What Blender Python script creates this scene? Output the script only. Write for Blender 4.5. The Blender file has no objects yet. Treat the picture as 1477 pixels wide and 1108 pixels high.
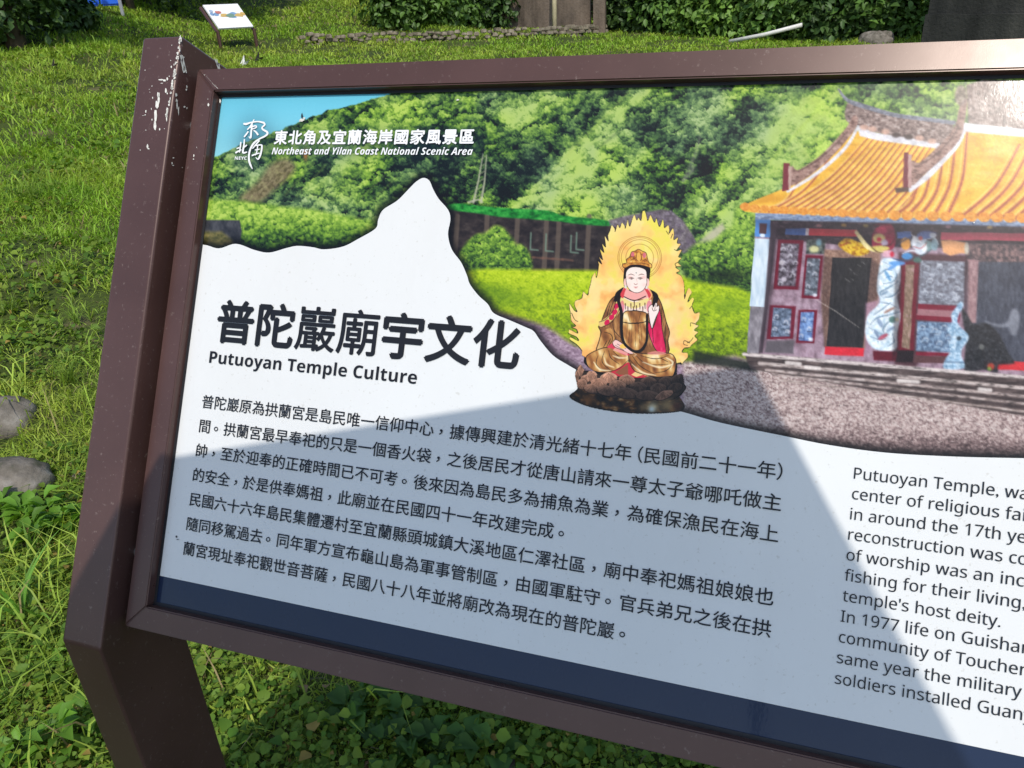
import bpy, bmesh, math, random
import numpy as np
from mathutils import Vector, Matrix
PI = math.pi; rad = math.radians
random.seed(7); RNG = np.random.default_rng(7)
S = bpy.context.scene; COL = S.collection
# ---------------------------------------------------------------- camera, sky, sun, exposure
ZG = 1.40                                   # height of the board's upper left print corner over the near ground
FPX = 1106.45                               # focal length in pixels of the 1477 px wide photograph
CAM_ROT = (1.118546, 0.051397, 0.319927); CAM_LOC = Vector((0.635714, -0.807393, 0.071694+ZG))
TILT = 0.519181                             # the board leans back by about 30 degrees
cam = bpy.data.cameras.new('camera'); cam.sensor_width = 36; cam.lens = FPX/1477*36; cam.clip_start = .02; cam.clip_end = 400
camera = bpy.data.objects.new('camera', cam); camera.rotation_euler = CAM_ROT; camera.location = CAM_LOC; COL.objects.link(camera); S.camera = camera
SUN = Vector((0.242, -0.570, 0.785)).normalized()
world = bpy.data.worlds.new('World'); S.world = world; world.use_nodes = True
wn = world.node_tree.nodes; sky = wn.new('ShaderNodeTexSky'); sky.sky_type = 'NISHITA'; sky.sun_disc = False
sky.sun_elevation = math.asin(SUN.z); sky.sun_rotation = math.atan2(SUN.x, SUN.y); sky.air_density = 1.0; sky.dust_density = 1.0
wn['Background'].inputs['Strength'].default_value = .15
world.node_tree.links.new(sky.outputs[0], wn['Background'].inputs[0])
sl = bpy.data.lights.new('sun', 'SUN'); sl.energy = 2.65; sl.angle = rad(.53); sl.color = (1, .945, .86)
sun = bpy.data.objects.new('sun', sl); sun.rotation_euler = SUN.to_track_quat('Z', 'Y').to_euler(); sun.location = (2, -4, 8); COL.objects.link(sun)
S.view_settings.view_transform = 'Standard'; S.view_settings.look = 'None'; S.view_settings.exposure = 0.32; S.view_settings.gamma = 1
S.render.engine = 'CYCLES'
S.cycles.max_bounces = 6; S.cycles.diffuse_bounces = 3; S.cycles.transparent_max_bounces = 8; S.cycles.caustics_reflective = False; S.cycles.caustics_refractive = False
try: S.cycles.use_denoising = True
except Exception: pass
# ---------------------------------------------------------------- helpers
def tag(o, label=None, cat=None, group=None, kind=None):
    if label: o['label'] = label
    if cat: o['category'] = cat
    if group: o['group'] = group
    if kind: o['kind'] = kind
    return o
def thing(name, label, cat, loc=(0, 0, 0), group=None, rot=(0, 0, 0)):
    o = bpy.data.objects.new(name, None); o.empty_display_size = .1; COL.objects.link(o); o.location = loc; o.rotation_euler = rot
    return tag(o, label, cat, group)
def link(name, me, mats, parent=None):
    for m in (mats if isinstance(mats, (list, tuple)) else [mats]): me.materials.append(m)
    o = bpy.data.objects.new(name, me); COL.objects.link(o)
    if parent: o.parent = parent
    return o
def from_bm(name, bm, mats, parent=None, smooth=False):
    me = bpy.data.meshes.new(name); bm.to_mesh(me); bm.free()
    if smooth: me.polygons.foreach_set('use_smooth', [True]*len(me.polygons))
    return link(name, me, mats, parent)
def np_mesh(name, V, faces, col=None, smooth=False):
    """V (n,3); faces = list of (m,k) index arrays; col (n,3) linear point colours"""
    me = bpy.data.meshes.new(name); me.vertices.add(len(V)); me.vertices.foreach_set('co', np.ascontiguousarray(V, np.float32).ravel())
    idx = np.concatenate([f.ravel() for f in faces]).astype(np.int32); cnt = np.concatenate([np.full(len(f), f.shape[1], np.int32) for f in faces])
    me.loops.add(len(idx)); me.loops.foreach_set('vertex_index', idx)
    me.polygons.add(len(cnt)); st = np.concatenate([[0], np.cumsum(cnt)[:-1]]).astype(np.int32); me.polygons.foreach_set('loop_start', st)
    if smooth: me.polygons.foreach_set('use_smooth', np.ones(len(cnt), bool))
    if col is not None:
        a = me.color_attributes.new('tint', 'FLOAT_COLOR', 'POINT'); a.data.foreach_set('color', np.concatenate([col, np.ones((len(V), 1))], 1).astype(np.float32).ravel())
    me.update(calc_edges=True); me.validate(); return me
def lin(c):
    c = np.clip(np.asarray(c, float), 0, 1); return np.where(c <= .04045, c/12.92, ((c+.055)/1.055)**2.4)
def srgb(r, g, b, k=1.0): return tuple(float(x)*k for x in lin(np.array((r, g, b))/255))
class Mat:
    def __init__(self, name, col=(.5, .5, .5), rough=.5, spec=.5):
        self.m = bpy.data.materials.new(name); self.m.use_nodes = True; self.t = self.m.node_tree; self.n = self.t.nodes
        self.b = self.n['Principled BSDF']; self.b.inputs['Base Color'].default_value = (*col[:3], 1); self.b.inputs['Roughness'].default_value = rough; self.b.inputs['Specular IOR Level'].default_value = spec
    def new(self, t, **kw):
        x = self.n.new(t)
        for k, v in kw.items(): setattr(x, k, v)
        return x
    def lk(self, a, b): self.t.links.new(a, b)
    def noise(self, scale, detail=4, rough=.55, coord='Object', stretch=None):
        tc = self.new('ShaderNodeTexCoord'); x = self.new('ShaderNodeTexNoise'); x.inputs['Scale'].default_value = scale; x.inputs['Detail'].default_value = detail; x.inputs['Roughness'].default_value = rough
        src = tc.outputs[coord]
        if stretch:
            mp = self.new('ShaderNodeMapping'); mp.inputs['Scale'].default_value = stretch; self.lk(src, mp.inputs[0]); src = mp.outputs[0]
        self.lk(src, x.inputs['Vector']); return x.outputs['Fac']
    def ramp(self, src, stops):
        r = self.new('ShaderNodeValToRGB'); e = r.color_ramp.elements
        while len(e) < len(stops): e.new(.5)
        for q, (p, c) in zip(e, stops): q.position = p; q.color = (*c[:3], 1)
        self.lk(src, r.inputs[0]); return r.outputs[0]
    def mix(self, a, b, f, mode='MIX'):
        x = self.new('ShaderNodeMix', data_type='RGBA', blend_type=mode)
        for v, s in ((a, x.inputs[6]), (b, x.inputs[7]), (f, x.inputs[0])):
            if isinstance(v, bpy.types.NodeSocket): self.lk(v, s)
            else: s.default_value = v if not isinstance(v, tuple) else (*v[:3], 1)
        return x.outputs[2]
    def bump(self, src, strength=.3, dist=.002):
        x = self.new('ShaderNodeBump'); x.inputs['Strength'].default_value = strength; x.inputs['Distance'].default_value = dist; self.lk(src, x.inputs['Height']); self.lk(x.outputs[0], self.b.inputs['Normal'])
    def color(self, s): self.lk(s, self.b.inputs['Base Color'])
    def attr(self): return self.new('ShaderNodeAttribute', attribute_name='tint').outputs['Color']
def simple(name, col, rough=.5, var=.25, scale=20, bump=0.0, spec=.5):
    M = Mat(name, col, rough, spec); f = M.noise(scale, 5)
    M.color(M.ramp(f, [(.25, tuple(c*(1-var) for c in col)), (.75, tuple(min(1, c*(1+var)) for c in col))]))
    if bump: M.bump(M.noise(scale*3, 5), bump, .01)
    return M.m
def leafmat(name, trans=.35, rough=.45, spec=.35, gain=1.0):
    M = Mat(name, rough=rough, spec=spec); a = M.attr(); M.color(a)
    tr = M.new('ShaderNodeBsdfTranslucent'); ms = M.new('ShaderNodeMixShader'); ms.inputs[0].default_value = trans
    M.lk(M.mix(a, (1.25, 1.2, .5), 1.0, 'MULTIPLY'), tr.inputs[0]); M.lk(M.b.outputs[0], ms.inputs[1]); M.lk(tr.outputs[0], ms.inputs[2]); M.lk(ms.outputs[0], M.n['Material Output'].inputs[0]); return M.m
# ---------------------------------------------------------------- printed artwork of the board (a flat picture)
def hash2(ix, iy, s):
    h = (ix.astype(np.int64)*374761393 + iy.astype(np.int64)*668265263 + s*1442695041) & 0x7fffffff
    h = ((h ^ (h >> 13))*1274126177) & 0x7fffffff
    h = ((h ^ (h >> 16))*951274213) & 0x7fffffff
    return ((h ^ (h >> 15)) & 0xffff)/65535.0
def vnoise(x, y, s=0):
    ix = np.floor(x).astype(np.int64); iy = np.floor(y).astype(np.int64); fx = x-ix; fy = y-iy
    fx = fx*fx*(3-2*fx); fy = fy*fy*(3-2*fy)
    a = hash2(ix, iy, s); b = hash2(ix+1, iy, s); c = hash2(ix, iy+1, s); d = hash2(ix+1, iy+1, s)
    return (a*(1-fx)+b*fx)*(1-fy)+(c*(1-fx)+d*fx)*fy
def fbm(x, y, o=4, s=0):
    r = 0; a = .5; t = 0
    for i in range(o):
        r = r+a*vnoise(x, y, s+i*17); t += a; a *= .55; x = x*2.03+3.1; y = y*2.03+1.7
    return r/t
def clumps(x, y, s=0):                     # rounded leaf clumps lit from the upper left, 0..1
    ix = np.floor(x).astype(np.int64); iy = np.floor(y).astype(np.int64)
    best = np.full(x.shape, 9.0); sh = np.zeros(x.shape)
    for dx in (-1, 0, 1):
        for dy in (-1, 0, 1):
            jx = ix+dx; jy = iy+dy
            px = jx+hash2(jx, jy, s); py = jy+hash2(jx, jy, s+5)
            d = np.hypot(x-px, y-py)
            v = .55+.5*hash2(jx, jy, s+9)-.55*((x-px)*.35+(y-py)*.95)-.45*d
            m = d < best; best = np.where(m, d, best); sh = np.where(m, v, sh)
    return np.clip(sh, 0, 1)
def smooth(pts, n=6, closed=False):
    P = np.array(pts, float); N = len(P); out = []
    for i in range(N if closed else N-1):
        g = (lambda k: P[k % N]) if closed else (lambda k: P[min(max(k, 0), N-1)])
        a, b, c, d = g(i-1), g(i), g(i+1), g(i+2)
        for t in np.arange(n)/n:
            out.append(.5*((2*b)+(-a+c)*t+(2*a-5*b+4*c-d)*t*t+(-a+3*b-3*c+d)*t**3))
    if not closed: out.append(P[-1])
    return np.array(out)
class Canvas:
    def __init__(self, X, Y, aa=.8):
        self.X, self.Y, self.aa = X, Y, aa; self.c = np.zeros(X.shape+(3,))
    def win(self, x0, y0, x1, y1):
        m = (self.X > x0) & (self.X < x1) & (self.Y > y0) & (self.Y < y1)
        r = np.where(m.any(1))[0]; q = np.where(m.any(0))[0]
        if len(r) == 0: return None
        return slice(r[0], r[-1]+1), slice(q[0], q[-1]+1)
    def put(self, w, a, col):
        col = np.asarray(col, float) if not callable(col) else col(self.X[w], self.Y[w])
        self.c[w] = self.c[w]*(1-a[..., None])+col*a[..., None]
    def sdf(self, P, X, Y):
        P = np.array(P, float); d = np.full(X.shape, 1e9); ins = np.zeros(X.shape, bool)
        for a, b in zip(P, np.roll(P, -1, 0)):
            e = b-a; L = e@e
            if L < 1e-9: continue
            t = np.clip(((X-a[0])*e[0]+(Y-a[1])*e[1])/L, 0, 1)
            d = np.minimum(d, (X-a[0]-t*e[0])**2+(Y-a[1]-t*e[1])**2)
            if a[1] != b[1]:
                cr = ((a[1] > Y) != (b[1] > Y)) & (X < (b[0]-a[0])*(Y-a[1])/(b[1]-a[1])+a[0]); ins ^= cr
        d = np.sqrt(d); return np.where(ins, d, -d)
    def poly(self, P, col, aa=None, al=1.0):
        P = np.array(P, float); aa = aa or self.aa; m = aa+1
        w = self.win(P[:, 0].min()-m, P[:, 1].min()-m, P[:, 0].max()+m, P[:, 1].max()+m)
        if w is None: return
        self.put(w, al*np.clip(self.sdf(P, self.X[w], self.Y[w])/aa+.5, 0, 1), col)
    def line(self, P, wd, col, al=1.0, aa=None):
        P = np.array(P, float); wd = np.broadcast_to(np.array(wd, float), (len(P),)) if np.ndim(wd) == 0 else np.interp(np.linspace(0, 1, len(P)), np.linspace(0, 1, len(wd)), wd)
        aa = aa or self.aa; m = wd.max()+aa+1
        w = self.win(P[:, 0].min()-m, P[:, 1].min()-m, P[:, 0].max()+m, P[:, 1].max()+m)
        if w is None: return
        X, Y = self.X[w], self.Y[w]; d = np.full(X.shape, -1e9)
        for i in range(len(P)-1):
            a, b = P[i], P[i+1]; e = b-a; L = max(e@e, 1e-9)
            t = np.clip(((X-a[0])*e[0]+(Y-a[1])*e[1])/L, 0, 1)
            d = np.maximum(d, (wd[i]+(wd[i+1]-wd[i])*t)/2-np.hypot(X-a[0]-t*e[0], Y-a[1]-t*e[1]))
        self.put(w, al*np.clip(d/aa+.5, 0, 1), col)
    def ell(self, cx, cy, rx, ry, col, al=1.0, aa=None, rot=0):
        t = np.linspace(0, 2*PI, 28, endpoint=False); x = rx*np.cos(t); y = ry*np.sin(t)
        self.poly(np.c_[cx+x*np.cos(rot)-y*np.sin(rot), cy+x*np.sin(rot)+y*np.cos(rot)], col, aa, al)
    def blob(self, cx, cy, rx, ry, col, al=1.0):      # soft
        w = self.win(cx-2.5*rx, cy-2.5*ry, cx+2.5*rx, cy+2.5*ry)
        if w is None: return
        self.put(w, al*np.exp(-((self.X[w]-cx)/rx)**2-((self.Y[w]-cy)/ry)**2), col)
def rgb(r, g, b): return np.array((r, g, b))/255.0
def ramp(v, stops):
    xs = [s[0] for s in stops]; return np.stack([np.interp(v, xs, [s[1][k]/255 for s in stops]) for k in range(3)], -1)
GREEN = [(0, (8, 16, 16)), (.2, (22, 40, 26)), (.42, (56, 90, 36)), (.62, (104, 144, 48)), (.82, (146, 182, 66)), (1, (182, 208, 92))]
COOLG = [(0, (20, 30, 30)), (.25, (42, 62, 46)), (.5, (80, 110, 72)), (.75, (122, 152, 92)), (1, (168, 190, 128))]
LIME = [(0, (60, 80, 10)), (.3, (120, 150, 14)), (.6, (172, 198, 24)), (1, (214, 228, 60))]
SHAPE = smooth([(180,380),(240,352),(292,353),(316,358.6),(341,352),(368,361),(389,364.6),(414,358),(430,355),(452,357),(468,360),(495,356),(517,345),(542,330),(546,317),(553,303),(573.5,289.6),(590,273),(600.6,262.5),(611,257),(619.6,261),(625,273),(633,287),(646.6,303),(650,317),(646.6,338),(652,360),(665.6,379),(674,398),(678,410),(690,426),(704,439),(712.5,452),(735,462),(758,472),(770,478),(780,492),(798,513),(820,527),(835,536),(880,566),(930,584),(979.5,593),(1040,610),(1131,629),(1196,642),(1277.5,653),(1375,658.6),(1477,661),(1600,663),(1720,655),(1860,635),(2000,600)], 5)
RIDGE = [(200,300),(270,282),(296,266),(310,226),(329,219),(352,206),(387,195),(411,185),(446,171),(462,165),(473,159),(500,154),(520,149),(536,144),(565,134),(600,118),(650,90)]
def paint_picture(C):
    X, Y = C.X, C.Y
    w = np.clip((Y-130)/120, 0, 1)[..., None]
    C.c[:] = rgb(104, 196, 222)*(1-w)+rgb(158, 222, 232)*w
    # tree-covered hillside
    wx = X+14*(fbm(X/40, Y/40, 3, 3)-.5); wy = Y+14*(fbm(X/40, Y/40, 3, 8)-.5)
    big = fbm(X/95, Y/80, 3, 21)
    lum = .42+.9*(big-.5)
    for x, y, r, ry, a in [(702,150,60,28,.2),(905,140,30,26,.12),(850,230,70,40,.08),(760,285,70,22,.16),(1150,165,60,42,.2),(1090,240,45,40,.15),(1050,340,60,50,.05),(450,290,90,40,.15),(520,230,60,40,.12),(600,200,50,26,.1),
                           (640,215,60,40,-.18),(700,262,70,45,-.28),(1080,165,34,32,-.3),(1045,215,40,40,-.22),(985,205,45,30,-.08),(790,190,60,40,-.22),(930,250,50,30,-.12),(640,290,40,50,-.35),(560,280,45,40,-.12),(330,250,40,34,-.18),(300,280,30,40,-.1),(410,240,40,20,-.12),(1200,110,60,40,-.15),(1010,150,50,18,.1)]:
        lum = lum+a*np.exp(-((X-x)/r)**2-((Y-y)/ry)**2)
    wx = wx+9*(fbm(X/7, Y/7, 3, 71)-.5)+5*(fbm(X/3, Y/3, 2, 73)-.5); wy = wy+8*(fbm(X/7, Y/7, 3, 75)-.5)+5*(fbm(X/3, Y/3, 2, 77)-.5)
    rot = (wx*.66-wy*.75); rot2 = (wx*.75+wy*.66)
    tex = .40*clumps(wx/17, wy/13, 1)+.26*clumps(wx/8.5, wy/7, 2)+.42*fbm(X/5, Y/4.4, 4, 5)-.03
    stri = fbm(rot/14, rot2/60, 3, 30)
    # ridges running down to the left: sunlit crest, dark gully on the upper left side
    for P, wd, up, dn, off in [([(930,128),(880,172),(820,225),(745,296)],7,.30,.34,20),([(1010,150),(950,205),(890,262),(830,312)],9,.20,.26,22),([(1195,130),(1120,184),(1060,238),(1005,312)],13,.26,.38,34),([(1120,238),(1070,290),(1020,352)],9,.22,.28,20),([(800,128),(740,170),(690,222),(655,270)],10,.18,.30,24),([(640,128),(560,176),(500,232),(430,296)],9,.20,.24,22),([(560,150),(490,200),(420,262),(380,300)],8,.16,.2,18),([(700,170),(640,214),(580,270),(545,300)],9,.1,.26,22),([(480,168),(420,214),(360,262),(320,292)],7,.12,.2,16),([(1090,120),(1030,160),(985,205)],8,.14,.2,18)]:
        Q = smooth(P, 5); dd = np.full(X.shape, 1e9); sg = np.zeros(X.shape)
        for a, b in zip(Q[:-1], Q[1:]):
            e = b-a; t = np.clip(((wx-a[0])*e[0]+(wy-a[1])*e[1])/(e@e), 0, 1); rx_ = wx-a[0]-t*e[0]; ry_ = wy-a[1]-t*e[1]; h = np.hypot(rx_, ry_); m = h < dd; dd = np.where(m, h, dd); sg = np.where(m, np.sign(e[0]*ry_-e[1]*rx_), sg)
        lum = lum+up*np.exp(-(dd/wd)**2)-np.where(sg > 0, dn*np.exp(-((dd-off)/(off*.62))**2), 0)
    wall_ = np.exp(-(((X-830)*.71+(Y-230)*.70)/46)**2)*(Y < 330)
    v = lum+1.5*(tex-.44)+(.5+.5*wall_)*(stri-.5)+.2*(vnoise(X/2.2, Y/2.2, 9)-.5)+.12*wall_
    hue = np.clip(fbm(X/60, Y/60, 3, 44)*2.2-.75+.5*np.exp(-((X-1060)/110)**2-((Y-190)/70)**2), 0, 1)[..., None]
    hill = ramp(v, GREEN)*(1-hue)+ramp(v, COOLG)*hue
    jag = 5*(fbm(X/9, Y/9, 3, 12)-.5)
    poly = RIDGE+[(2600,90),(2600,900),(150,900)]
    wz = C.win(150, 80, 2600, 900)
    a = np.clip((C.sdf(poly, X[wz], Y[wz])+jag[wz])/1.4+.5, 0, 1)
    C.c[wz] = C.c[wz]*(1-a[..., None])+hill[wz]*a[..., None]
    # streak lines of grass down the slope
    for (x0, y0, x1, y1, wd, cl) in [(908,132,748,296,3.5,(170,190,90)),(925,135,800,262,2.5,(150,180,90)),(895,132,822,215,3,(60,80,50)),(942,150,862,215,3,(40,62,44)),(1186,150,1100,245,4,(180,208,80)),(1120,300,1060,350,3,(200,190,160)),(1010,196,985,260,4,(196,196,160)),(1000,240,985,262,5,(214,206,180))]:
        C.line(smooth([(x0, y0), ((x0+x1)/2+5, (y0+y1)/2-4), (x1, y1)]), [wd*.5, wd, wd*.4], rgb(*cl), .42, 5)
    def slide(X, Y):
        s = fbm((X*.62-Y*.78)/9, (X*.78+Y*.62)/3.2, 3, 61); s2 = fbm(X/3, Y/3, 2, 3)
        return ramp(.7*s+.4*s2, [(0, (64, 58, 40)), (.4, (104, 92, 62)), (.6, (138, 122, 90)), (1, (170, 168, 110))])
    C.poly(smooth([(346,286),(372,262),(392,236),(414,229),(426,240),(418,256),(398,272),(380,289),(364,292)], 4, True), slide, 9, .92)
    for i in range(9):
        x = 400+i*17; C.line([(x+36, 232+i*3), (x-6, 280+i*2)], [1, 3.5, 1], rgb(176, 200, 84), .38, 4)
    # hedge and low wall on the left
    def hedge(X, Y):
        v = .20+.36*clumps(X/10+1.6*fbm(X/6, Y/6, 2, 1), Y/8+1.6*fbm(X/6, Y/6, 2, 2), 7)+.62*fbm(X/4.5, Y/4, 3, 6)-.55*np.clip((Y-318-.02*(X-300))/45, -.25, 1)
        return ramp(v, GREEN)
    C.poly([(200,290),(300,287),(350,290),(400,297),(450,302),(500,312),(560,322),(600,400),(200,400)], hedge, 6)
    C.poly([(200,316),(346,318),(349,334),(346,352),(200,352)], lambda X, Y: ramp(fbm(X/5, Y/9, 3, 5), [(0, (34, 36, 42)), (1, (92, 92, 96))]), 2)
    C.poly([(200,336),(320,334),(335,346),(345,372),(200,372)], lambda X, Y: ramp(fbm(X/5, Y/4, 3, 15), [(0, (56, 60, 30)), (.5, (110, 104, 56)), (1, (170, 150, 90))]), 5, .9)
    # mast
    for P in ([(683,292),(690,262),(697,222)], [(694,292),(699,262),(702,224)], [(676,292),(690,288),(697,292)]):
        C.line(P, [3.5, 2.4, 1.2], rgb(186, 184, 158), .8, 1.5)
    for k in range(6): C.line([(684+k*2, 286-k*11), (696+k, 280-k*11)], 1.3, rgb(150, 150, 120), .7)
    # long shed with a green roof
    C.poly([(642,298),(700,306),(800,316),(880,322),(905,330),(905,420),(640,420)], lambda X, Y: ramp(fbm(X/9, Y/6, 3, 71), [(0, (24, 20, 22)), (.6, (54, 46, 44)), (1, (86, 76, 70))]), 2)
    for x, y in [(659,372),(702,380),(746,384),(788,386),(806,388),(849,388)]:
        C.line([(x+1, 312), (x-3, y)], 7, rgb(104, 90, 78), .75, 2)
    for x, y in [(770,352),(792,354),(828,356),(836,352)]:
        C.line([(x-4, y-16), (x-5, y+8), (x+6, y+9)], 2.2, rgb(120, 150, 130), .7, 1.5)
    for q in range(5): C.line([(755+q*14, 370+q), (770+q*14, 372+q)], 3, rgb(122, 86, 70), .6, 2)
    C.poly(smooth([(645,296),(665,294),(700,298),(740,301),(790,304),(812,311),(860,316),(880,320),(882,326),(840,324),(800,319),(760,316),(720,313),(690,308),(650,303)], 3, True), lambda X, Y: ramp(fbm(X/6, Y/4, 3, 81), [(0, (10, 60, 24)), (.5, (34, 136, 48)), (1, (90, 190, 80))]), 2)
    bush = lambda sd: (lambda X, Y: ramp(.02+.5*clumps(X/9+1.8*fbm(X/6, Y/6, 2, sd), Y/7+1.8*fbm(X/6, Y/6, 2, sd+2), sd)+.62*fbm(X/4, Y/4, 3, sd)-.004*(Y-350), GREEN))
    C.poly(smooth([(668,378),(672,352),(690,340),(712,332),(730,336),(742,348),(754,372),(750,400),(690,402)], 4, True), bush(91), 7)
    for P, sd in [([(660,384),(664,362),(680,352),(692,366),(684,388)],93),([(700,344),(712,326),(728,330),(734,346),(716,352)],95),([(738,372),(748,352),(762,362),(768,388),(748,398)],97),([(676,352),(684,340),(694,338),(698,352),(684,360)],99)]: C.poly(smooth(P, 4, True), bush(sd), 5)
    # lilac house roof behind the figure and a track
    C.poly([(878,318),(900,312),(955,302),(968,304),(985,318),(1000,340),(1010,364),(985,366),(960,330),(905,332),(880,326)], lambda X, Y: ramp(fbm(X/4, Y/4, 3, 95), [(0, (70, 58, 66)), (.6, (124, 108, 122)), (1, (180, 170, 180))]), 3, .9)
    C.poly([(1000,356),(1030,330),(1042,322),(1046,330),(1020,356),(990,384)], rgb(190, 180, 160), 5, .8)
    # meadow
    def meadow(X, Y):
        v = .5+.6*(fbm(X/7, Y/5, 3, 101)-.5)+.35*(vnoise(X/2, Y/1.6, 3)-.5)-.30*np.clip((X-1000)/80, 0, .0)-.004*(Y-440)
        v = v-.35*np.exp(-((X-690)/30)**2-((Y-430)/30)**2)
        return ramp(v, LIME)
    C.poly([(660,392),(700,388),(760,389),(850,390),(900,392),(1000,400),(1090,404),(1100,540),(640,540)], meadow, 6)
    for x, y, r in [(735,430,40),(1050,440,30),(700,420,30)]: C.blob(x, y, r, r*.4, rgb(90, 130, 24), .45)
    C.poly(smooth([(990,400),(985,372),(1004,352),(1030,346),(1052,330),(1075,322),(1100,330),(1100,420),(1060,414),(1020,408)], 4, True), bush(111), 7)
    C.poly(smooth([(1062,300),(1085,306),(1100,330),(1100,400),(1078,404),(1064,380),(1058,340)], 4, True), bush(113), 7)
    C.blob(1046, 398, 34, 10, rgb(22, 34, 18), .8)
    # lilac path that runs under the figure, gravel yard on the right
    def path(X, Y): return ramp(fbm(X/3.5, Y/2.4, 3, 121)+.10*fbm(X/40, Y/40, 2, 4), [(.1, (92, 72, 84)), (.5, (152, 124, 142)), (.9, (196, 172, 186))])
    C.poly(smooth([(640,400),(690,440),(740,456),(790,472),(850,505),(990,524),(1080,520),(1140,640),(900,640),(700,520)], 4, True), path, 9)
    def gravel(X, Y):
        v = .55+.9*(fbm(X/2.6, Y/1.9, 3, 131)-.5)+.4*(vnoise(X/1.5, Y/1.3, 7)-.5)-.012*np.clip(Y-(612+.03*(X-1180)), 0, 40)
        return ramp(v, [(0, (70, 54, 54)), (.35, (138, 114, 112)), (.6, (196, 174, 168)), (1, (232, 220, 214))])
    C.poly([(985,522),(1075,520),(1200,545),(1490,575),(2600,660),(2600,900),(985,900)], gravel, 7)
    C.poly([(1000,505),(1050,516),(1082,522),(1092,536),(1050,530),(1000,524)], rgb(24, 30, 22), 6, .85)
    paint_temple(C)
    soften(C, 1085, 60, 2300, 665)
    # darkened rim of the picture along the white cut-out
    P = SHAPE; wz = slice(None), slice(None); d = np.full(X.shape, 1e9)
    for a, b in zip(P[:-1], P[1:]):
        w = C.win(min(a[0], b[0])-22, min(a[1], b[1])-22, max(a[0], b[0])+22, max(a[1], b[1])+22)
        if w is None: continue
        e = b-a; t = np.clip(((X[w]-a[0])*e[0]+(Y[w]-a[1])*e[1])/(e@e), 0, 1)
        d[w] = np.minimum(d[w], np.hypot(X[w]-a[0]-t*e[0], Y[w]-a[1]-t*e[1]))
    C.c *= (1-.72*np.exp(-(d/8.5)**2))[..., None]
    # dark halo behind the white lettering
    for x, y, rx, ry, al in [(368,205,26,34,.38),(540,207,150,20,.35),(440,215,60,16,.2),(620,207,70,18,.25)]:
        C.blob(x, y, rx, ry, rgb(20, 44, 60), al)
    C.blob(441, 224, 3, 7, rgb(176, 110, 60), .9); C.blob(441.5, 219, 4, 3, rgb(200, 150, 110), .9)
def soften(C, x0, y0, x1, y1):              # the printed photograph is soft and grainy
    w = C.win(x0, y0, x1, y1)
    if w is None: return
    c = C.c[w].copy()
    for ax in (0, 1):
        c = .8*c+.1*(np.roll(c, 1, ax)+np.roll(c, -1, ax))
    X, Y = C.X[w], C.Y[w]; g = (fbm(X/2.4, Y/2.4, 3, 501)-.5)*.16+(fbm(X/11, Y/8, 3, 503)-.5)*.16; f = np.clip((X-x0)/60, 0, 1)[..., None]
    C.c[w] = C.c[w]*(1-f)+f*np.clip(c*(1+g)[..., None]+.04*(vnoise(X/1.7, Y/1.7, 505)-.5)[..., None], 0, 1)
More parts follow.
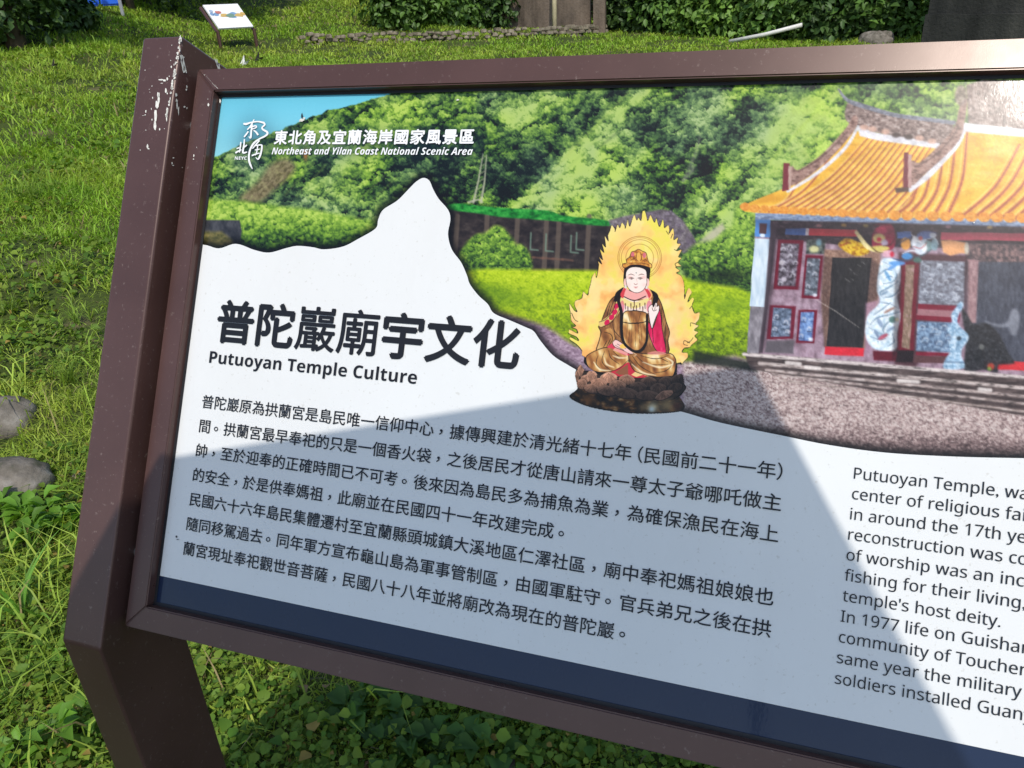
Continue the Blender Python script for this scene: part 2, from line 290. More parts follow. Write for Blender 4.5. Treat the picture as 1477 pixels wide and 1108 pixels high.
def paint_temple(C):
    c4 = lambda L: [(1050+x/3.26, 60+y/3.26) for x, y in L]
    c5 = lambda L: [(1050+x/3.077, 320+y/3.077) for x, y in L]
    d4 = lambda L: [(1070+x/5.036, 310+y/5.036) for x, y in L]       # closer crops
    d5 = lambda L: [(1260+x/4.433, 310+y/4.433) for x, y in L]
    wall = lambda X, Y: ramp(fbm(X/6, Y/9, 3, 141), [(0, (104, 80, 90)), (.5, (160, 132, 146)), (1, (196, 172, 186))])
    # body of the building, runs on to the right
    C.poly([(1090,318),(2300,330),(2300,640),(1080,516)], wall, 1.5)
    dark = lambda X, Y: ramp(fbm(X/5, Y/3, 3, 151), [(.2, (30, 24, 30)), (.6, (58, 46, 54)), (1, (116, 92, 96))])
    C.poly([(1105,318),(2300,330),(2300,372),(1240,356),(1110,344)], dark, 1.5)
    # pale corner pillar
    C.poly(d4([(95,170),(205,175),(190,340),(165,670),(58,665),(75,400)]), lambda X, Y: ramp(fbm(X/4, Y/14, 2, 161), [(0, (176, 196, 214)), (1, (236, 244, 248))]))
    C.poly(d4([(60,665),(170,670),(150,800),(120,1010),(35,1010)]), lambda X, Y: ramp(fbm(X/5, Y/10, 3, 163), [(0, (88, 82, 88)), (1, (176, 168, 174))]))
    C.poly(d4([(205,60),(255,60),(230,330),(185,700),(150,1000),(120,1010),(160,690),(190,340)]), rgb(70, 58, 66), 2, .9)
    C.poly(d4([(100,10),(210,10),(205,165),(95,160)]), rgb(84, 140, 206)); C.poly(d4([(128,62),(182,65),(178,140),(125,135)]), rgb(84, 56, 58), 1.2)
    C.ell(*d4([(150,150)])[0], 3.6, 2.6, rgb(226, 236, 246)); C.line(d4([(60,470),(190,320)]), .6, rgb(150, 160, 170), .0)
    # carved wall panels in dark red frames
    fr = rgb(108, 18, 40)
    carve = lambda s, lo, hi: (lambda X, Y: ramp(.44+1.2*(fbm(X/3.8, Y/3.6, 3, s)-.5), [(.1, lo), (.62, hi), (1, (214, 214, 222))]))
    for Q, s, lo, hi in [([(262,180),(450,185),(410,545),(228,540)], 171, (50,42,48), (128,118,130)), ([(462,290),(592,296),(562,612),(430,605)], 173, (60,62,70), (118,126,138)),
                         ([(205,655),(392,665),(372,900),(180,905)], 175, (62,72,88), (120,134,158)), ([(412,690),(548,690),(525,935),(392,930)], 177, (70,96,146), (128,160,210))]:
        Q = np.array(d4(Q)); C.poly(Q, fr); m = Q.mean(0); C.poly(m+(Q-m)*np.array([.72, .86]), carve(s, lo, hi), 1.2)
    C.poly(d4([(180,915),(380,910),(375,1010),(165,1000)]), rgb(84, 80, 84), 3, .8)
    for x, y, r, c in [(305,470,4,(210,200,210)),(530,585,3,(236,236,244)),(500,905,3.4,(236,240,248)),(290,350,4,(190,180,186)),(330,300,4,(150,140,150))]:
        C.ell(*d4([(x, y)])[0], r, r*.8, rgb(*c), .85, 2)
    C.poly(d4([(470,180),(610,180),(600,285),(465,285)]), lambda X, Y: ramp(fbm(X/4, Y/4, 2, 179), [(.2, (36, 40, 40)), (1, (140, 150, 140))]), 2)
    C.ell(*d4([(525,250)])[0], 7, 5, rgb(212, 206, 150), .9, 3); C.ell(*d4([(560,200)])[0], 4, 5, rgb(120, 156, 170), .9, 3)
    # first doorway
    C.poly(d4([(600,250),(1010,270),(990,620),(900,980),(880,980),(600,960),(575,600)]), lambda X, Y: ramp(fbm(X/2, Y/3, 3, 181), [(0, (96, 66, 56)), (.6, (158, 120, 98)), (1, (190, 160, 140))]), 3, .9)
    C.poly(d4([(655,310),(945,312),(910,640),(878,970),(615,955),(640,600)]), lambda X, Y: ramp(fbm(X/2, Y/8, 2, 183), [(0, (24, 22, 24)), (1, (56, 52, 54))]))
    C.poly(d4([(605,955),(890,970),(885,1030),(598,1015)]), rgb(214, 40, 56))
    C.poly(d4([(900,640),(985,620),(935,1000),(890,1030)]), rgb(166, 128, 150), 4, .8)
    # beams under the eave
    C.poly(c4([(128,800),(700,820),(1392,838),(3900,880),(3900,930),(1392,872),(700,852),(130,838)]), lambda X, Y: ramp(fbm(X/5, Y/2, 2, 191), [(.2, (104, 124, 158)), (.8, (172, 190, 216))]), 1.5)
    C.poly(d4([(318,100),(470,100),(468,150),(312,142)]), rgb(70, 108, 176)); C.poly(d4([(465,98),(490,98),(488,150),(463,150)]), rgb(226, 220, 226))
    C.poly(d4([(490,100),(840,108),(835,158),(486,150)]), rgb(210, 52, 62)); C.poly(d5([(150,110),(240,105),(240,150),(150,150)]), rgb(76, 116, 186))
    C.poly(d5([(430,112),(962,118),(2600,150),(2600,200),(962,168),(430,160)]), rgb(228, 84, 106))
    for x, y, c in [(560,80,(170,120,120)),(740,76,(170,130,60)),(900,80,(150,130,70)),(1500,88,(160,120,130)),(1800,92,(180,150,90)),(2050,94,(150,110,110))]: C.ell(*d4([(x, y)])[0], 4, 2.4, rgb(*c), .8, 2)
    # second doorway and its window
    C.poly(d5([(580,180),(2600,230),(2600,960),(640,940)]), lambda X, Y: ramp(fbm(X/3, Y/9, 2, 195), [(0, (46, 48, 60)), (1, (88, 92, 104))]), 2)
    C.poly(d5([(580,180),(2600,240),(2600,320),(600,300)]), lambda X, Y: ramp(fbm(X/4, Y/4, 3, 197), [(.2, (52, 46, 52)), (.6, (122, 96, 96)), (1, (190, 150, 140))]), 2)
    C.poly(d5([(600,285),(672,290),(655,690),(600,700)]), lambda X, Y: ramp(fbm(X/3, Y/6, 2, 199), [(0, (128, 92, 96)), (1, (190, 156, 156))]), 2)
    C.poly(d5([(160,240),(600,260),(580,560),(260,980),(130,960)]), rgb(72, 40, 46), 4, .9)
    C.poly(d5([(300,290),(585,300),(578,580),(285,570)]), carve(201, (96, 94, 104), (150, 154, 166)), 2)
    C.poly(d5([(285,570),(560,585),(545,690),(270,670)]), rgb(122, 24, 46)); C.poly(d5([(283,600),(520,612),(505,655),(275,640)]), rgb(160, 110, 116))
    C.poly(d5([(280,680),(520,690),(500,880),(270,870)]), carve(203, (70, 86, 112), (132, 158, 186)), 2); C.poly(d5([(270,875),(480,885),(470,905),(268,898)]), rgb(122, 24, 46))
    C.poly(d5([(265,900),(470,905),(455,950),(250,945)]), rgb(92, 58, 60))
    # red framed square pillar
    C.poly(d5([(180,300),(290,300),(255,880),(150,870)]), rgb(106, 22, 38)); C.poly(d5([(205,320),(262,320),(232,860),(180,850)]), lambda X, Y: ramp(fbm(X/3, Y/6, 3, 205), [(0, (88, 66, 56)), (.6, (150, 124, 104)), (1, (190, 150, 160))]))
    C.poly(d5([(150,865),(260,870),(250,945),(140,940)]), rgb(34, 20, 24))
    # carved dragon column
    def drag(X, Y):
        n = fbm(X/5+1.5*fbm(X/9, Y/9, 2, 3), Y/5, 2, 211); b = ramp(.68+.8*(n-.5), [(0, (70, 96, 120)), (.3, (140, 176, 200)), (.55, (206, 224, 236)), (1, (250, 252, 252))])
        return b
    C.poly(smooth(d5([(60,280),(160,300),(172,420),(150,520),(172,640),(150,760),(140,860),(10,860),(-50,780),(-40,650),(40,560),(20,480),(30,370)]), 4, True), drag, 2)
    for L in ([(60,300),(110,330),(150,380),(120,430),(60,440)],[(40,380),(80,350),(120,360)],[(150,430),(90,470),(40,500),(70,540)],[(160,480),(120,520),(60,530)],[(40,560),(100,570),(160,600)],[(165,620),(100,640),(20,660),(-20,700)],[(150,660),(90,690),(60,740),(100,770)],[(-30,720),(20,760),(30,820)],[(120,760),(130,810),(90,840)],[(0,640),(60,600),(110,560)],[(80,400),(110,395),(130,410)],[(-20,780),(40,800),(80,790)]):
        C.line(smooth(d5(L)), [1, 2.4, .8], rgb(84, 112, 138), .75, 1.2); C.line(smooth(d5([(x+9, y+8) for x, y in L])), [.8, 1.6, .6], rgb(252, 252, 252), .8, 1.2)
    for x, y, rx, ry, c in [(100,610,9,2,(150,100,80)),(120,670,5,5,(60,100,90)),(60,780,8,3,(180,60,80)),(90,390,2.5,9,(90,150,200)),(70,500,6,2,(110,140,170)),(120,335,8,2.5,(80,140,210)),(40,690,3,8,(130,150,180)),(150,670,3,3,(240,220,170)),(20,760,2.5,7,(120,140,170)),(110,730,7,2,(110,130,160))]:
        C.ell(*d5([(x, y)])[0], rx, ry, rgb(*c), .8, 2, -.5)
    C.poly(d5([(-5,870),(150,875),(140,935),(0,930)]), rgb(94, 18, 34), 2)
    # carved ornaments over the column
    C.poly(smooth(d4([(700,215),(760,170),(830,190),(900,220),(930,270),(840,300),(750,265)]), 3, True), lambda X, Y: ramp(fbm(X/3, Y/3, 2, 221), [(.2, (150, 90, 20)), (.5, (214, 170, 30)), (1, (240, 214, 90))]), 2)
    C.line(smooth(d4([(830,125),(870,180),(910,230),(980,260),(1050,265)])), [5, 7, 4], rgb(246, 228, 160)); C.line(d4([(720,225),(770,205)]), 2, rgb(180, 70, 30), .8)
    C.poly(smooth(d5([(20,80),(110,60),(140,130),(130,210),(80,230),(0,220),(-10,140)]), 3, True), rgb(150, 36, 64), 2)
    for x, y, rx, ry, c in [(50,100,8,5,(214,54,90)),(35,150,9,7,(214,196,120)),(35,158,3.4,3,(206,30,60)),(70,180,5,5,(190,180,200)),(40,215,14,4,(226,214,110)),(90,250,8,5,(236,180,196)),(118,252,3,4,(196,36,60)),(205,185,7,9,(232,160,70)),(215,265,8,5,(70,146,210)),(150,310,12,3.4,(90,150,214)),
                            (290,180,12,10,(206,216,226)),(330,130,12,6,(90,124,190)),(380,130,5,4,(226,238,246)),(300,230,8,6,(214,226,236)),(350,200,7,8,(120,150,150)),(260,170,3,9,(240,244,250)),(325,210,4,6,(250,250,250)),(390,190,5,9,(130,160,170)),(280,290,6,4,(70,110,100)),(300,150,3,3,(210,80,70))]:
        C.ell(*d5([(x, y)])[0], rx, ry, rgb(*c), .92, 2.2)
    for L, wd, c in [([(0,70),(40,60),(110,70)],2.4,(96,20,40)),([(150,200),(200,160),(260,130)],2,(50,60,90)),([(230,240),(270,270),(330,250),(370,220)],2.4,(60,80,90)),([(180,250),(240,230),(290,240)],1.8,(230,236,240)),([(240,120),(270,160),(310,180)],2,(250,250,250)),([(60,200),(110,190),(135,150)],1.8,(60,24,30)),([(300,110),(350,105),(410,120)],2,(50,70,130)),([(250,200),(300,215),(340,180)],1.4,(180,60,60)),([(-30,190),(20,235),(60,240)],2,(80,50,30)),([(120,280),(170,290),(220,300)],2,(40,70,110)),([(330,160),(390,150),(415,190)],2,(200,214,220))]:
        C.line(smooth(d5(L)), [wd*.5, wd, wd*.5], rgb(*c), .85, 1.3)
    C.poly(d5([(430,165),(490,160),(600,180),(600,250),(560,245),(490,262),(445,240)]), rgb(232, 166, 112), 2.5); C.ell(*d5([(595,215)])[0], 3.4, 9, rgb(196, 190, 176), .9, 2)
    # shade printed under the eave and in the recesses
    for P, al, aa in [(c4([(130,842),(700,856),(1392,876),(3900,930),(3900,1030),(1392,950),(700,935),(230,925)]), .5, 22), (d4([(215,170),(262,178),(228,545),(180,905),(150,1000),(140,900),(190,600)]), .45, 5), (d5([(135,420),(180,330),(160,860),(120,940)]), .5, 4), (d5([(580,300),(606,300),(600,700),(575,700)]), .5, 4), (d4([(590,300),(655,310),(640,600),(612,960),(596,955),(575,610)]), .35, 5), (d4([(930,320),(1000,360),(985,620),(900,640)]), .4, 5)]: C.poly(P, rgb(28, 18, 24), aa, al)
    for x, y in [(300,250),(350,300),(300,400),(370,440),(280,500),(350,230),(390,350),(490,360),(530,430),(480,520),(250,740),(320,780),(240,830),(330,850),(450,760),(490,830),(430,880)]:
        C.line(smooth(d4([(x-16, y+8), (x-4, y-12), (x+14, y-4), (x+8, y+14)])), [1, 2.2, .8], rgb(214, 210, 218), .75, 1.4); C.line(d4([(x-14, y+16), (x+14, y+18)]), [.8, 2, .8], rgb(34, 28, 36), .75, 1.4)
    for x, y in [(340,340),(420,330),(500,350),(360,420),(460,430),(530,470),(330,500),(420,520),(520,540),(310,720),(390,740),(450,720),(330,800),(420,820),(480,780)]:
        C.line(smooth(d5([(x-20, y+8), (x-4, y-12), (x+18, y-4), (x+8, y+16)])), [1, 2.4, .8], rgb(216, 220, 228), .6, 1.6); C.line(d5([(x-16, y+18), (x+16, y+20)]), [.8, 2, .8], rgb(52, 52, 64), .6, 1.6)
    # lion, dark reflection on the sheet painted in, idol, threshold
    C.poly(d5([(710,930),(2600,1010),(2600,1070),(700,985)]), rgb(206, 46, 52))
    C.poly(smooth(d5([(560,600),(600,640),(640,700),(720,690),(800,760),(860,880),(900,950),(800,960),(790,1010),(700,990),(580,1000),(590,800)]), 3, True), lambda X, Y: ramp(fbm(X/3, Y/3, 3, 231), [(.2, (20, 20, 22)), (.7, (52, 52, 56)), (1, (104, 104, 104))]), 3, .95)
    for x, y, r, c in [(690,845,4,(120,120,116)),(750,970,5,(190,70,50)),(740,985,3,(120,160,70))]: C.ell(*d5([(x, y)])[0], r, r, rgb(*c), .8, 2)
    lion = lambda X, Y: ramp(fbm(X/3, Y/3, 2, 241), [(.1, (96, 130, 160)), (.5, (166, 196, 220)), (1, (236, 244, 250))])
    C.poly(smooth(d5([(555,555),(575,580),(545,640),(540,700),(600,760),(605,800),(570,850),(560,900),(580,980),(450,985),(460,920),(490,880),(480,830),(500,780),(470,740),(500,690),(495,640),(520,600)]), 3, True), lion, 2)
    C.ell(*d5([(545,790)])[0], 3.4, 3, rgb(40, 50, 60), .9, 2); C.line(d5([(455,940),(575,945)]), 2, rgb(70, 90, 116), .7, 2)
    C.poly(smooth(d5([(880,610),(915,605),(935,660),(915,760),(880,765),(860,720),(800,720),(720,690),(720,680),(800,700),(855,680)]), 3, True), rgb(140, 142, 152), 4, .8)
    # raised floor and steps
    C.poly(c5([(70,580),(1314,685),(4600,960),(4600,1200),(1314,862),(100,655)]), lambda X, Y: ramp(fbm(X/14, Y/2.2, 3, 251), [(0, (40, 32, 32)), (.6, (84, 70, 68)), (1, (130, 112, 108))]), 2)
    for k, (y0, y1, wd, c) in enumerate([(588,690,5,(222,206,202)),(625,738,5,(196,178,172)),(652,775,4,(186,166,160)),(668,808,3.4,(176,156,150)),(690,842,3,(180,160,152))]):
        C.line(c5([(70 if k == 0 else 110+k*30, y0+k*3), (1314, y1), (4600, y1+(y1-y0)*2.7)]), wd, lambda X, Y, c=c: ramp(fbm(X/9, Y/2, 3, 257), [(.15, tuple(.45*q for q in c)), (.5, c), (1, (244, 232, 226))]), .95, 2)
    for x, y, l in [(375,648,60),(290,628,60),(800,708,90),(1140,745,50)]: C.line(c5([(x-l*.5, y-3), (x+l*.5, y+3)]), 5, rgb(240, 228, 222), .85, 2)
    # ---- roofs
    Bp = np.array(c4([(40,772),(130,785),(700,812),(1392,826),(2400,850),(4200,880)]))
    left = c4([(70,772),(130,745),(255,695),(330,655),(430,580),(520,490),(590,420),(625,425),(980,480),(1010,560),(860,690),(760,830),(700,826),(130,806),(80,800)])
    def tiles(s):
        def f(X, Y):
            n = fbm(X/30, Y/12, 3, s); return ramp(.5+.8*(n-.5), [(0, (206, 136, 40)), (.5, (240, 184, 64)), (1, (252, 214, 112))])
        return f
    C.poly(left, tiles(261), 1.2)
    right = c4([(700,826),(770,760),(850,695),(960,610),(1050,520),(1120,415),(1392,440),(4200,520),(4200,892),(2400,850),(1392,836)])
    C.poly(right, tiles(263), 1.2)
    ln = rgb(178, 92, 70)
    for k in range(16):                                              # seams of the left roof
        t = k/15; b = np.array([150+t*620, 798+t*28]); tp = np.array([610+t*400, 440+t*62]) if t > .12 else np.array([330+t*2300, 660-t*1800])
        mid = (b+tp)/2+np.array([26*(1-t), 26])
        C.line(smooth(c4([b, mid, tp])), [5, 4, 2.4], rgb(206, 128, 70), .8, 2); C.line(smooth(c4([b, mid, tp])), [2.2, 1.8, 1], rgb(160, 76, 60), .9); C.line(smooth(c4([b+np.array([-13, 0]), mid+np.array([-12, 0]), tp+np.array([-9, 0])])), [3.4, 2.4, 1], rgb(255, 228, 146), .5, 2)
    for k in range(46):
        b = np.array([770+k*64, 824+k*1.4]); tp = np.array([1090+k*56, 470+k*3.2]); 
        if k < 5: tp = np.array([900+k*56, 640-k*54])
        mid = (b+tp)/2+np.array([26, 24]); C.line(smooth(c4([b, mid, tp])), [7.5, 6, 3.6], rgb(206, 128, 70), .8, 2.5); C.line(smooth(c4([b, mid, tp])), [3, 2.4, 1.4], rgb(166, 78, 62), .9)
        C.line(smooth(c4([b+np.array([-22, 0]), mid+np.array([-20, 0]), tp+np.array([-18, 0])])), [3, 2, 1], rgb(255, 222, 126), .7, 2)
    k = 0; x = 80.0
    while x < 4200:                                                  # round tile ends
        y = float(np.interp(x, [40, 130, 700, 1392, 2400, 4200], [776, 792, 822, 836, 850, 892])); r = 7.2 if x < 700 else 8.8
        C.ell(*c4([(x, y-6)])[0], r, r*.82, lambda X, Y: ramp(fbm(X/3, Y/3, 2, 7), [(0, (206, 120, 36)), (1, (246, 180, 84))])); x += (46 if x < 700 else 60)
    stone = lambda s: (lambda X, Y: ramp(.5+1.3*(fbm(X/4, Y/3, 3, s)-.5), [(0, (66, 52, 52)), (.4, (126, 104, 98)), (.7, (164, 142, 134)), (1, (206, 192, 186))]))
    white = lambda X, Y: ramp(fbm(X/6, Y/6, 2, 271), [(0, (206, 200, 204)), (1, (244, 242, 244))])
    C.poly(c4([(605,395),(700,430),(1000,470),(990,505),(700,465),(620,445)]), white, 1.5)
    C.poly(smooth(c4([(560,290),(640,308),(780,348),(1060,385),(1010,480),(860,455),(700,430),(600,395),(555,370)]), 2, True), stone(273), 2)
    for x, y in [(640,405),(680,412),(740,425),(790,440),(850,450),(900,455),(960,470)]: C.ell(*c4([(x, y)])[0], 6, 4, rgb(62, 48, 46) if int(x/10) % 2 else rgb(214, 170, 150), .8, 2.5)
    C.line(smooth(c4([(520,225),(560,275),(640,305),(780,345),(900,362),(1060,382)])), [2.5, 7, 6, 6], lambda X, Y: ramp(fbm(X/4, Y/2, 2, 5), [(0, (84, 86, 98)), (1, (170, 172, 184))]))
    C.ell(*c4([(575,345)])[0], 8, 11, stone(275), .95, 3)
    hip = lambda s: (lambda X, Y: ramp(.5+1.2*(fbm(X/5, Y/3, 3, s)-.5), [(0, (84, 58, 54)), (.5, (158, 122, 110)), (1, (196, 166, 154))]))
    C.line(smooth(c4([(612,400),(560,490),(480,570),(390,640),(280,706)])), [4, 5, 5, 3.5], white)
    C.poly(smooth(c4([(610,360),(590,350),(560,400),(500,470),(430,540),(340,600),(315,600),(300,585),(285,640),(300,680),(400,620),(500,530),(570,450),(605,400)]), 3, True), hip(281), 1.5)
    C.line(smooth(c4([(560,425),(500,490),(420,560),(330,612)])), 1.6, rgb(84, 60, 56), .7); C.poly(c4([(262,572),(292,574),(286,700),(254,705)]), rgb(122, 44, 54)); C.poly(c4([(284,585),(300,590),(296,690),(284,690)]), rgb(196, 162, 150))
    C.poly(c4([(1120,205),(1200,180),(1392,185),(4200,230),(4200,440),(1392,415),(1130,385)]), stone(283), 2)
    C.poly(c4([(1125,385),(1392,412),(4200,440),(4200,490),(1392,450),(1110,425)]), white, 1.5)
    C.line(smooth(c4([(1118,392),(1080,480),(1000,570),(930,640),(855,698)])), [6, 8, 9, 7], white)
    C.poly(smooth(c4([(1125,270),(1090,300),(1070,390),(1020,460),(970,510),(900,570),(870,560),(855,580),(862,680),(930,620),(1020,540),(1090,460),(1112,380)]), 3, True), hip(285), 1.5)
    C.line(smooth(c4([(1085,400),(1040,470),(960,545),(880,590)])), 1.8, rgb(84, 60, 56), .7)
    C.poly(c4([(828,522),(850,524),(846,688),(822,692)]), rgb(116, 40, 52)); C.poly(c4([(846,530),(864,534),(862,690),(846,690)]), rgb(190, 150, 142))
    C.poly(c4([(785,690),(850,685),(850,706),(790,712)]), rgb(84, 60, 50), 2); C.ell(*c4([(1095,255)])[0], 9, 15, stone(287), .9, 4)
    C.line(d4([(545,620),(680,700),(860,825)]), [.5, 1, .5], rgb(236, 226, 214), .7)
    for x, y in [(770,480),(790,400),(820,430),(850,370),(880,350),(760,470),(800,470)]: C.line(d4([(x-12, y-10), (x+14, y+8)]), .6, rgb(200, 196, 190), .6)
FLAME = [(195,738),(170,708),(136,684),(140,672),(178,690),(168,672),(132,655),(136,636),(174,655),(168,636),(146,628),(166,620),(144,598),(140,560),(134,512),(158,546),(172,553),(160,526),(163,502),(194,490),(200,458),(222,476),(226,452),(234,424),(242,388),(258,368),(262,394),(270,358),(273,330),(266,312),(288,330),(272,292),(292,310),(278,258),(298,276),(288,232),(306,250),(300,195),(318,222),(316,196),(326,172),(334,146),(350,166),(350,178),(362,142),(372,160),(382,134),(396,150),(398,162),(410,118),(414,138),(420,152),(432,112),(442,98),(452,124),(460,110),(472,126),(478,82),(490,80),(500,112),(504,126),(516,98),(528,122),(536,134),(544,112),(552,140),(560,154),(574,118),(580,140),(582,160),(600,146),(606,168),(604,186),(622,160),(628,190),(626,216),(646,204),(642,232),(660,236),(638,268),(664,262),(648,296),(664,300),(646,322),(662,340),(634,344),(656,362),(638,372),(660,384),(672,410),(676,438),(676,492),(684,462),(696,440),(712,462),(700,482),(692,508),(712,486),(722,496),(712,526),(724,560),(748,556),(744,590),(728,612),(744,620),(722,640),(742,650),(724,668),(738,686),(712,708),(700,722),(676,724),(664,744),(690,746),(692,768),(672,790),(664,800),(640,795),(500,860),(300,800),(196,760)]
def paint_figure(C):
    g = lambda L: [(780+x/3.258, 280+y/3.258) for x, y in L]
    q = lambda x, y: g([(x, y)])[0]
    e1 = lambda L: [(815+x/7.385, 295+y/7.385) for x, y in L]        # head crop
    e2 = lambda L: [(815+x/6.715, 440+y/6.715) for x, y in L]        # body crop
    K = rgb(26, 18, 14)
    def fire(X, Y):
        n = fbm(X/17, Y/17, 3, 301); n2 = fbm(X/26, Y/26, 3, 311); y = np.clip((Y-305)/190, 0, 1)
        n = np.floor(n*9)/9*.5+n*.5; n2 = np.floor(n2*8)/8*.5+n2*.5
        b = ramp(.44+1.5*(n-.5)-.3*np.exp(-((Y-312)/30)**2), [(0, (238, 222, 92)), (.3, (246, 214, 116)), (.55, (247, 196, 112)), (.85, (244, 168, 92)), (1, (238, 146, 70))])
        p = np.clip((n2-.50)*5, 0, 1)[..., None]*.6
        return b*(1-p)+rgb(250, 232, 164)*p
    F = smooth(g(FLAME), 3, True); C.poly(F, fire, 1.0)
    for x, y, r, c, al in [(300,700,40,(250,226,150),.5),(640,560,60,(246,206,160),.6),(600,670,50,(245,200,160),.5),(240,560,40,(250,220,140),.5),(330,300,60,(246,176,92),.5),(560,230,50,(240,220,90),.6),(400,200,60,(246,190,90),.4),(660,540,12,(238,150,70),.5),(640,440,26,(250,236,160),.5)]:
        C.blob(*q(x, y), r/3.26, r/3.26, rgb(*c), al)
    C.line(F[:-12], .9, K)
    for L in ([(700,700),(676,690),(672,706),(690,712)], [(146,560),(160,590),(176,600)], [(728,612),(706,606),(704,622)], [(712,526),(700,540)], [(690,700),(706,690),(716,676)], [(620,190),(612,210)], [(600,190),(590,175)], [(640,268),(628,262)], [(650,320),(632,330),(640,345)]): C.line(smooth(g(L)), [1, .7], K)
    hc = e1([(797,570)])[0]
    for r, wd in [(31.5,.7),(29.5,.5),(26.5,.6),(20,.6)]:
        t = np.linspace(0, 2*PI, 60); C.line(np.c_[hc[0]+r*np.cos(t), hc[1]+r*.98*np.sin(t)], wd, rgb(150, 84, 34), .85)
    robe = lambda s: (lambda X, Y: ramp(.5+1.25*(fbm((X-Y*.3)/8, (Y+X*.4)/19, 2, s)-.5), [(0, (104, 62, 34)), (.35, (160, 102, 54)), (.6, (200, 146, 82)), (.85, (238, 204, 140)), (1, (250, 232, 190))]))
    cloak = lambda s: (lambda X, Y: ramp(.5+1.3*(fbm(X/4, Y/12, 3, s)-.5), [(0, (92, 54, 30)), (.5, (142, 92, 52)), (1, (196, 142, 86))]))
    # cloak and sleeves
    cl = smooth(g([(388,455),(350,480),(325,505),(300,560),(282,610),(272,625),(283,650),(275,690),(262,740),(300,760),(520,790),(600,750),(598,690),(606,650),(590,600),(575,540),(560,500),(535,465),(500,455)]), 3, True)
    C.poly(cl, cloak(321)); C.line(np.vstack([cl, cl[:1]]), 1.1, K)
    C.poly(smooth(g([(300,640),(330,632),(345,660),(350,690),(330,720),(280,740),(262,742),(275,700),(285,660)]), 3, True), robe(323))
    for L in ([(300,650),(330,660),(336,690),(300,735)], [(345,640),(350,680),(345,700)], [(340,600),(345,640),(380,680)], [(326,520),(316,560),(306,600)], [(345,500),(330,540),(318,590)], [(590,600),(584,660),(590,740)], [(565,540),(570,600),(560,680)], [(312,690),(296,720)], [(330,680),(310,720)]): C.line(smooth(g(L)), [.6, 1, .5], K)
    # jewelled band on the left sleeve
    C.line(smooth(g([(362,480),(368,520),(350,560),(320,590),(285,612)])), [8, 9, 8.5, 8], rgb(226, 190, 116))
    for x, y in [(356,528),(348,556),(334,580),(312,604)]: C.ell(*q(x, y), 4.6, 3.4, rgb(206, 26, 76), 1, None, -.9)
    C.line(smooth(g([(352,480),(350,520),(336,556),(306,590),(276,602)])), .8, K); C.line(smooth(g([(374,520),(362,560),(330,606),(288,626)])), .8, K)
    # red inner sleeve, right
    red = lambda X, Y: ramp(fbm(X/6, Y/10, 2, 331), [(0, (176, 16, 60)), (.6, (222, 34, 88)), (1, (236, 84, 120))])
    P = smooth(g([(556,540),(566,580),(572,640),(590,740),(575,748),(545,738),(520,690),(505,640),(508,600),(525,632),(540,600)]), 3, True); C.poly(P, red); C.line(np.vstack([P, P[:1]]), .9, K)
    C.line(g([(525,632),(530,700)]), .8, K)
    # chest
    C.poly(smooth(g([(395,470),(430,500),(480,498),(505,470),(520,500),(505,560),(385,560),(372,510)]), 3, True), rgb(247, 222, 204))
    C.poly(smooth(g([(380,485),(440,510),(500,490),(515,510),(470,530),(440,540),(400,525),(375,510)]), 3, True), rgb(236, 214, 132), 1, .9)
    for x, y in [(398,530),(410,545),(424,530),(436,545),(450,540),(466,530),(480,545),(490,528),(440,520)]: C.line(g([(x, y-14), (x+1, y+12)]), [1.6, 1.0], rgb(74, 36, 34), .85)
    C.ell(*q(440,552), 4, 2, K, .8); C.ell(*q(510,530), 4, 9, rgb(226, 120, 140), .8); C.ell(*q(384,530), 3, 9, rgb(214, 80, 110), .6)
    # apron
    P = smooth(g([(390,560),(430,550),(470,552),(500,566),(496,620),(498,680),(470,730),(430,732),(395,700),(384,640)]), 3, True); C.poly(P, robe(341)); C.line(np.vstack([P, P[:1]]), 1.1, K)
    C.line(smooth(g([(386,602),(420,608),(470,606),(500,598)])), [1, 1.9, 1], K)
    for L in ([(440,556),(436,600)], [(410,560),(420,600)], [(470,560),(460,600)], [(430,610),(426,700)], [(444,610),(446,720)], [(410,612),(402,680)], [(470,612),(476,690)], [(458,612),(466,700)], [(420,640),(412,700)], [(486,612),(490,650)]): C.line(g(L), [.4, .9, .4], K, .85)
    # lap: folded legs
    P = smooth(g([(214,770),(232,750),(290,725),(340,722),(412,745),(412,790),(400,820),(360,838),(300,840),(245,830),(220,805)]), 3, True); C.poly(P, robe(351)); C.line(np.vstack([P, P[:1]]), 1.1, K)
    P2 = smooth(g([(414,748),(440,745),(500,752),(560,748),(610,750),(632,772),(636,800),(628,840),(610,862),(540,860),(480,846),(440,830),(418,790)]), 3, True)
    C.poly(g([(330,838),(412,790),(424,800),(470,846),(520,862),(420,866),(340,858)]), rgb(196, 44, 62)); C.poly(g([(350,838),(410,800),(412,850),(370,850)]), rgb(140, 84, 56)); C.poly(g([(426,850),(450,832),(480,850),(450,860)]), rgb(236, 196, 130))
    C.poly(P2, robe(353)); C.line(np.vstack([P2, P2[:1]]), 1.1, K)
    for L in ([(300,740),(290,790),(330,830)], [(320,735),(330,770),(370,800)], [(270,760),(262,800),(300,836)], [(412,780),(370,820),(320,836)], [(340,740),(380,775)], [(430,760),(470,810),(540,850)], [(440,750),(500,800),(600,800)], [(470,760),(540,775),(600,760)], [(420,780),(460,830)], [(632,790),(590,830),(540,840)], [(560,770),(600,790)]): C.line(smooth(g(L)), [.5, 1.1, .5], K, .9)
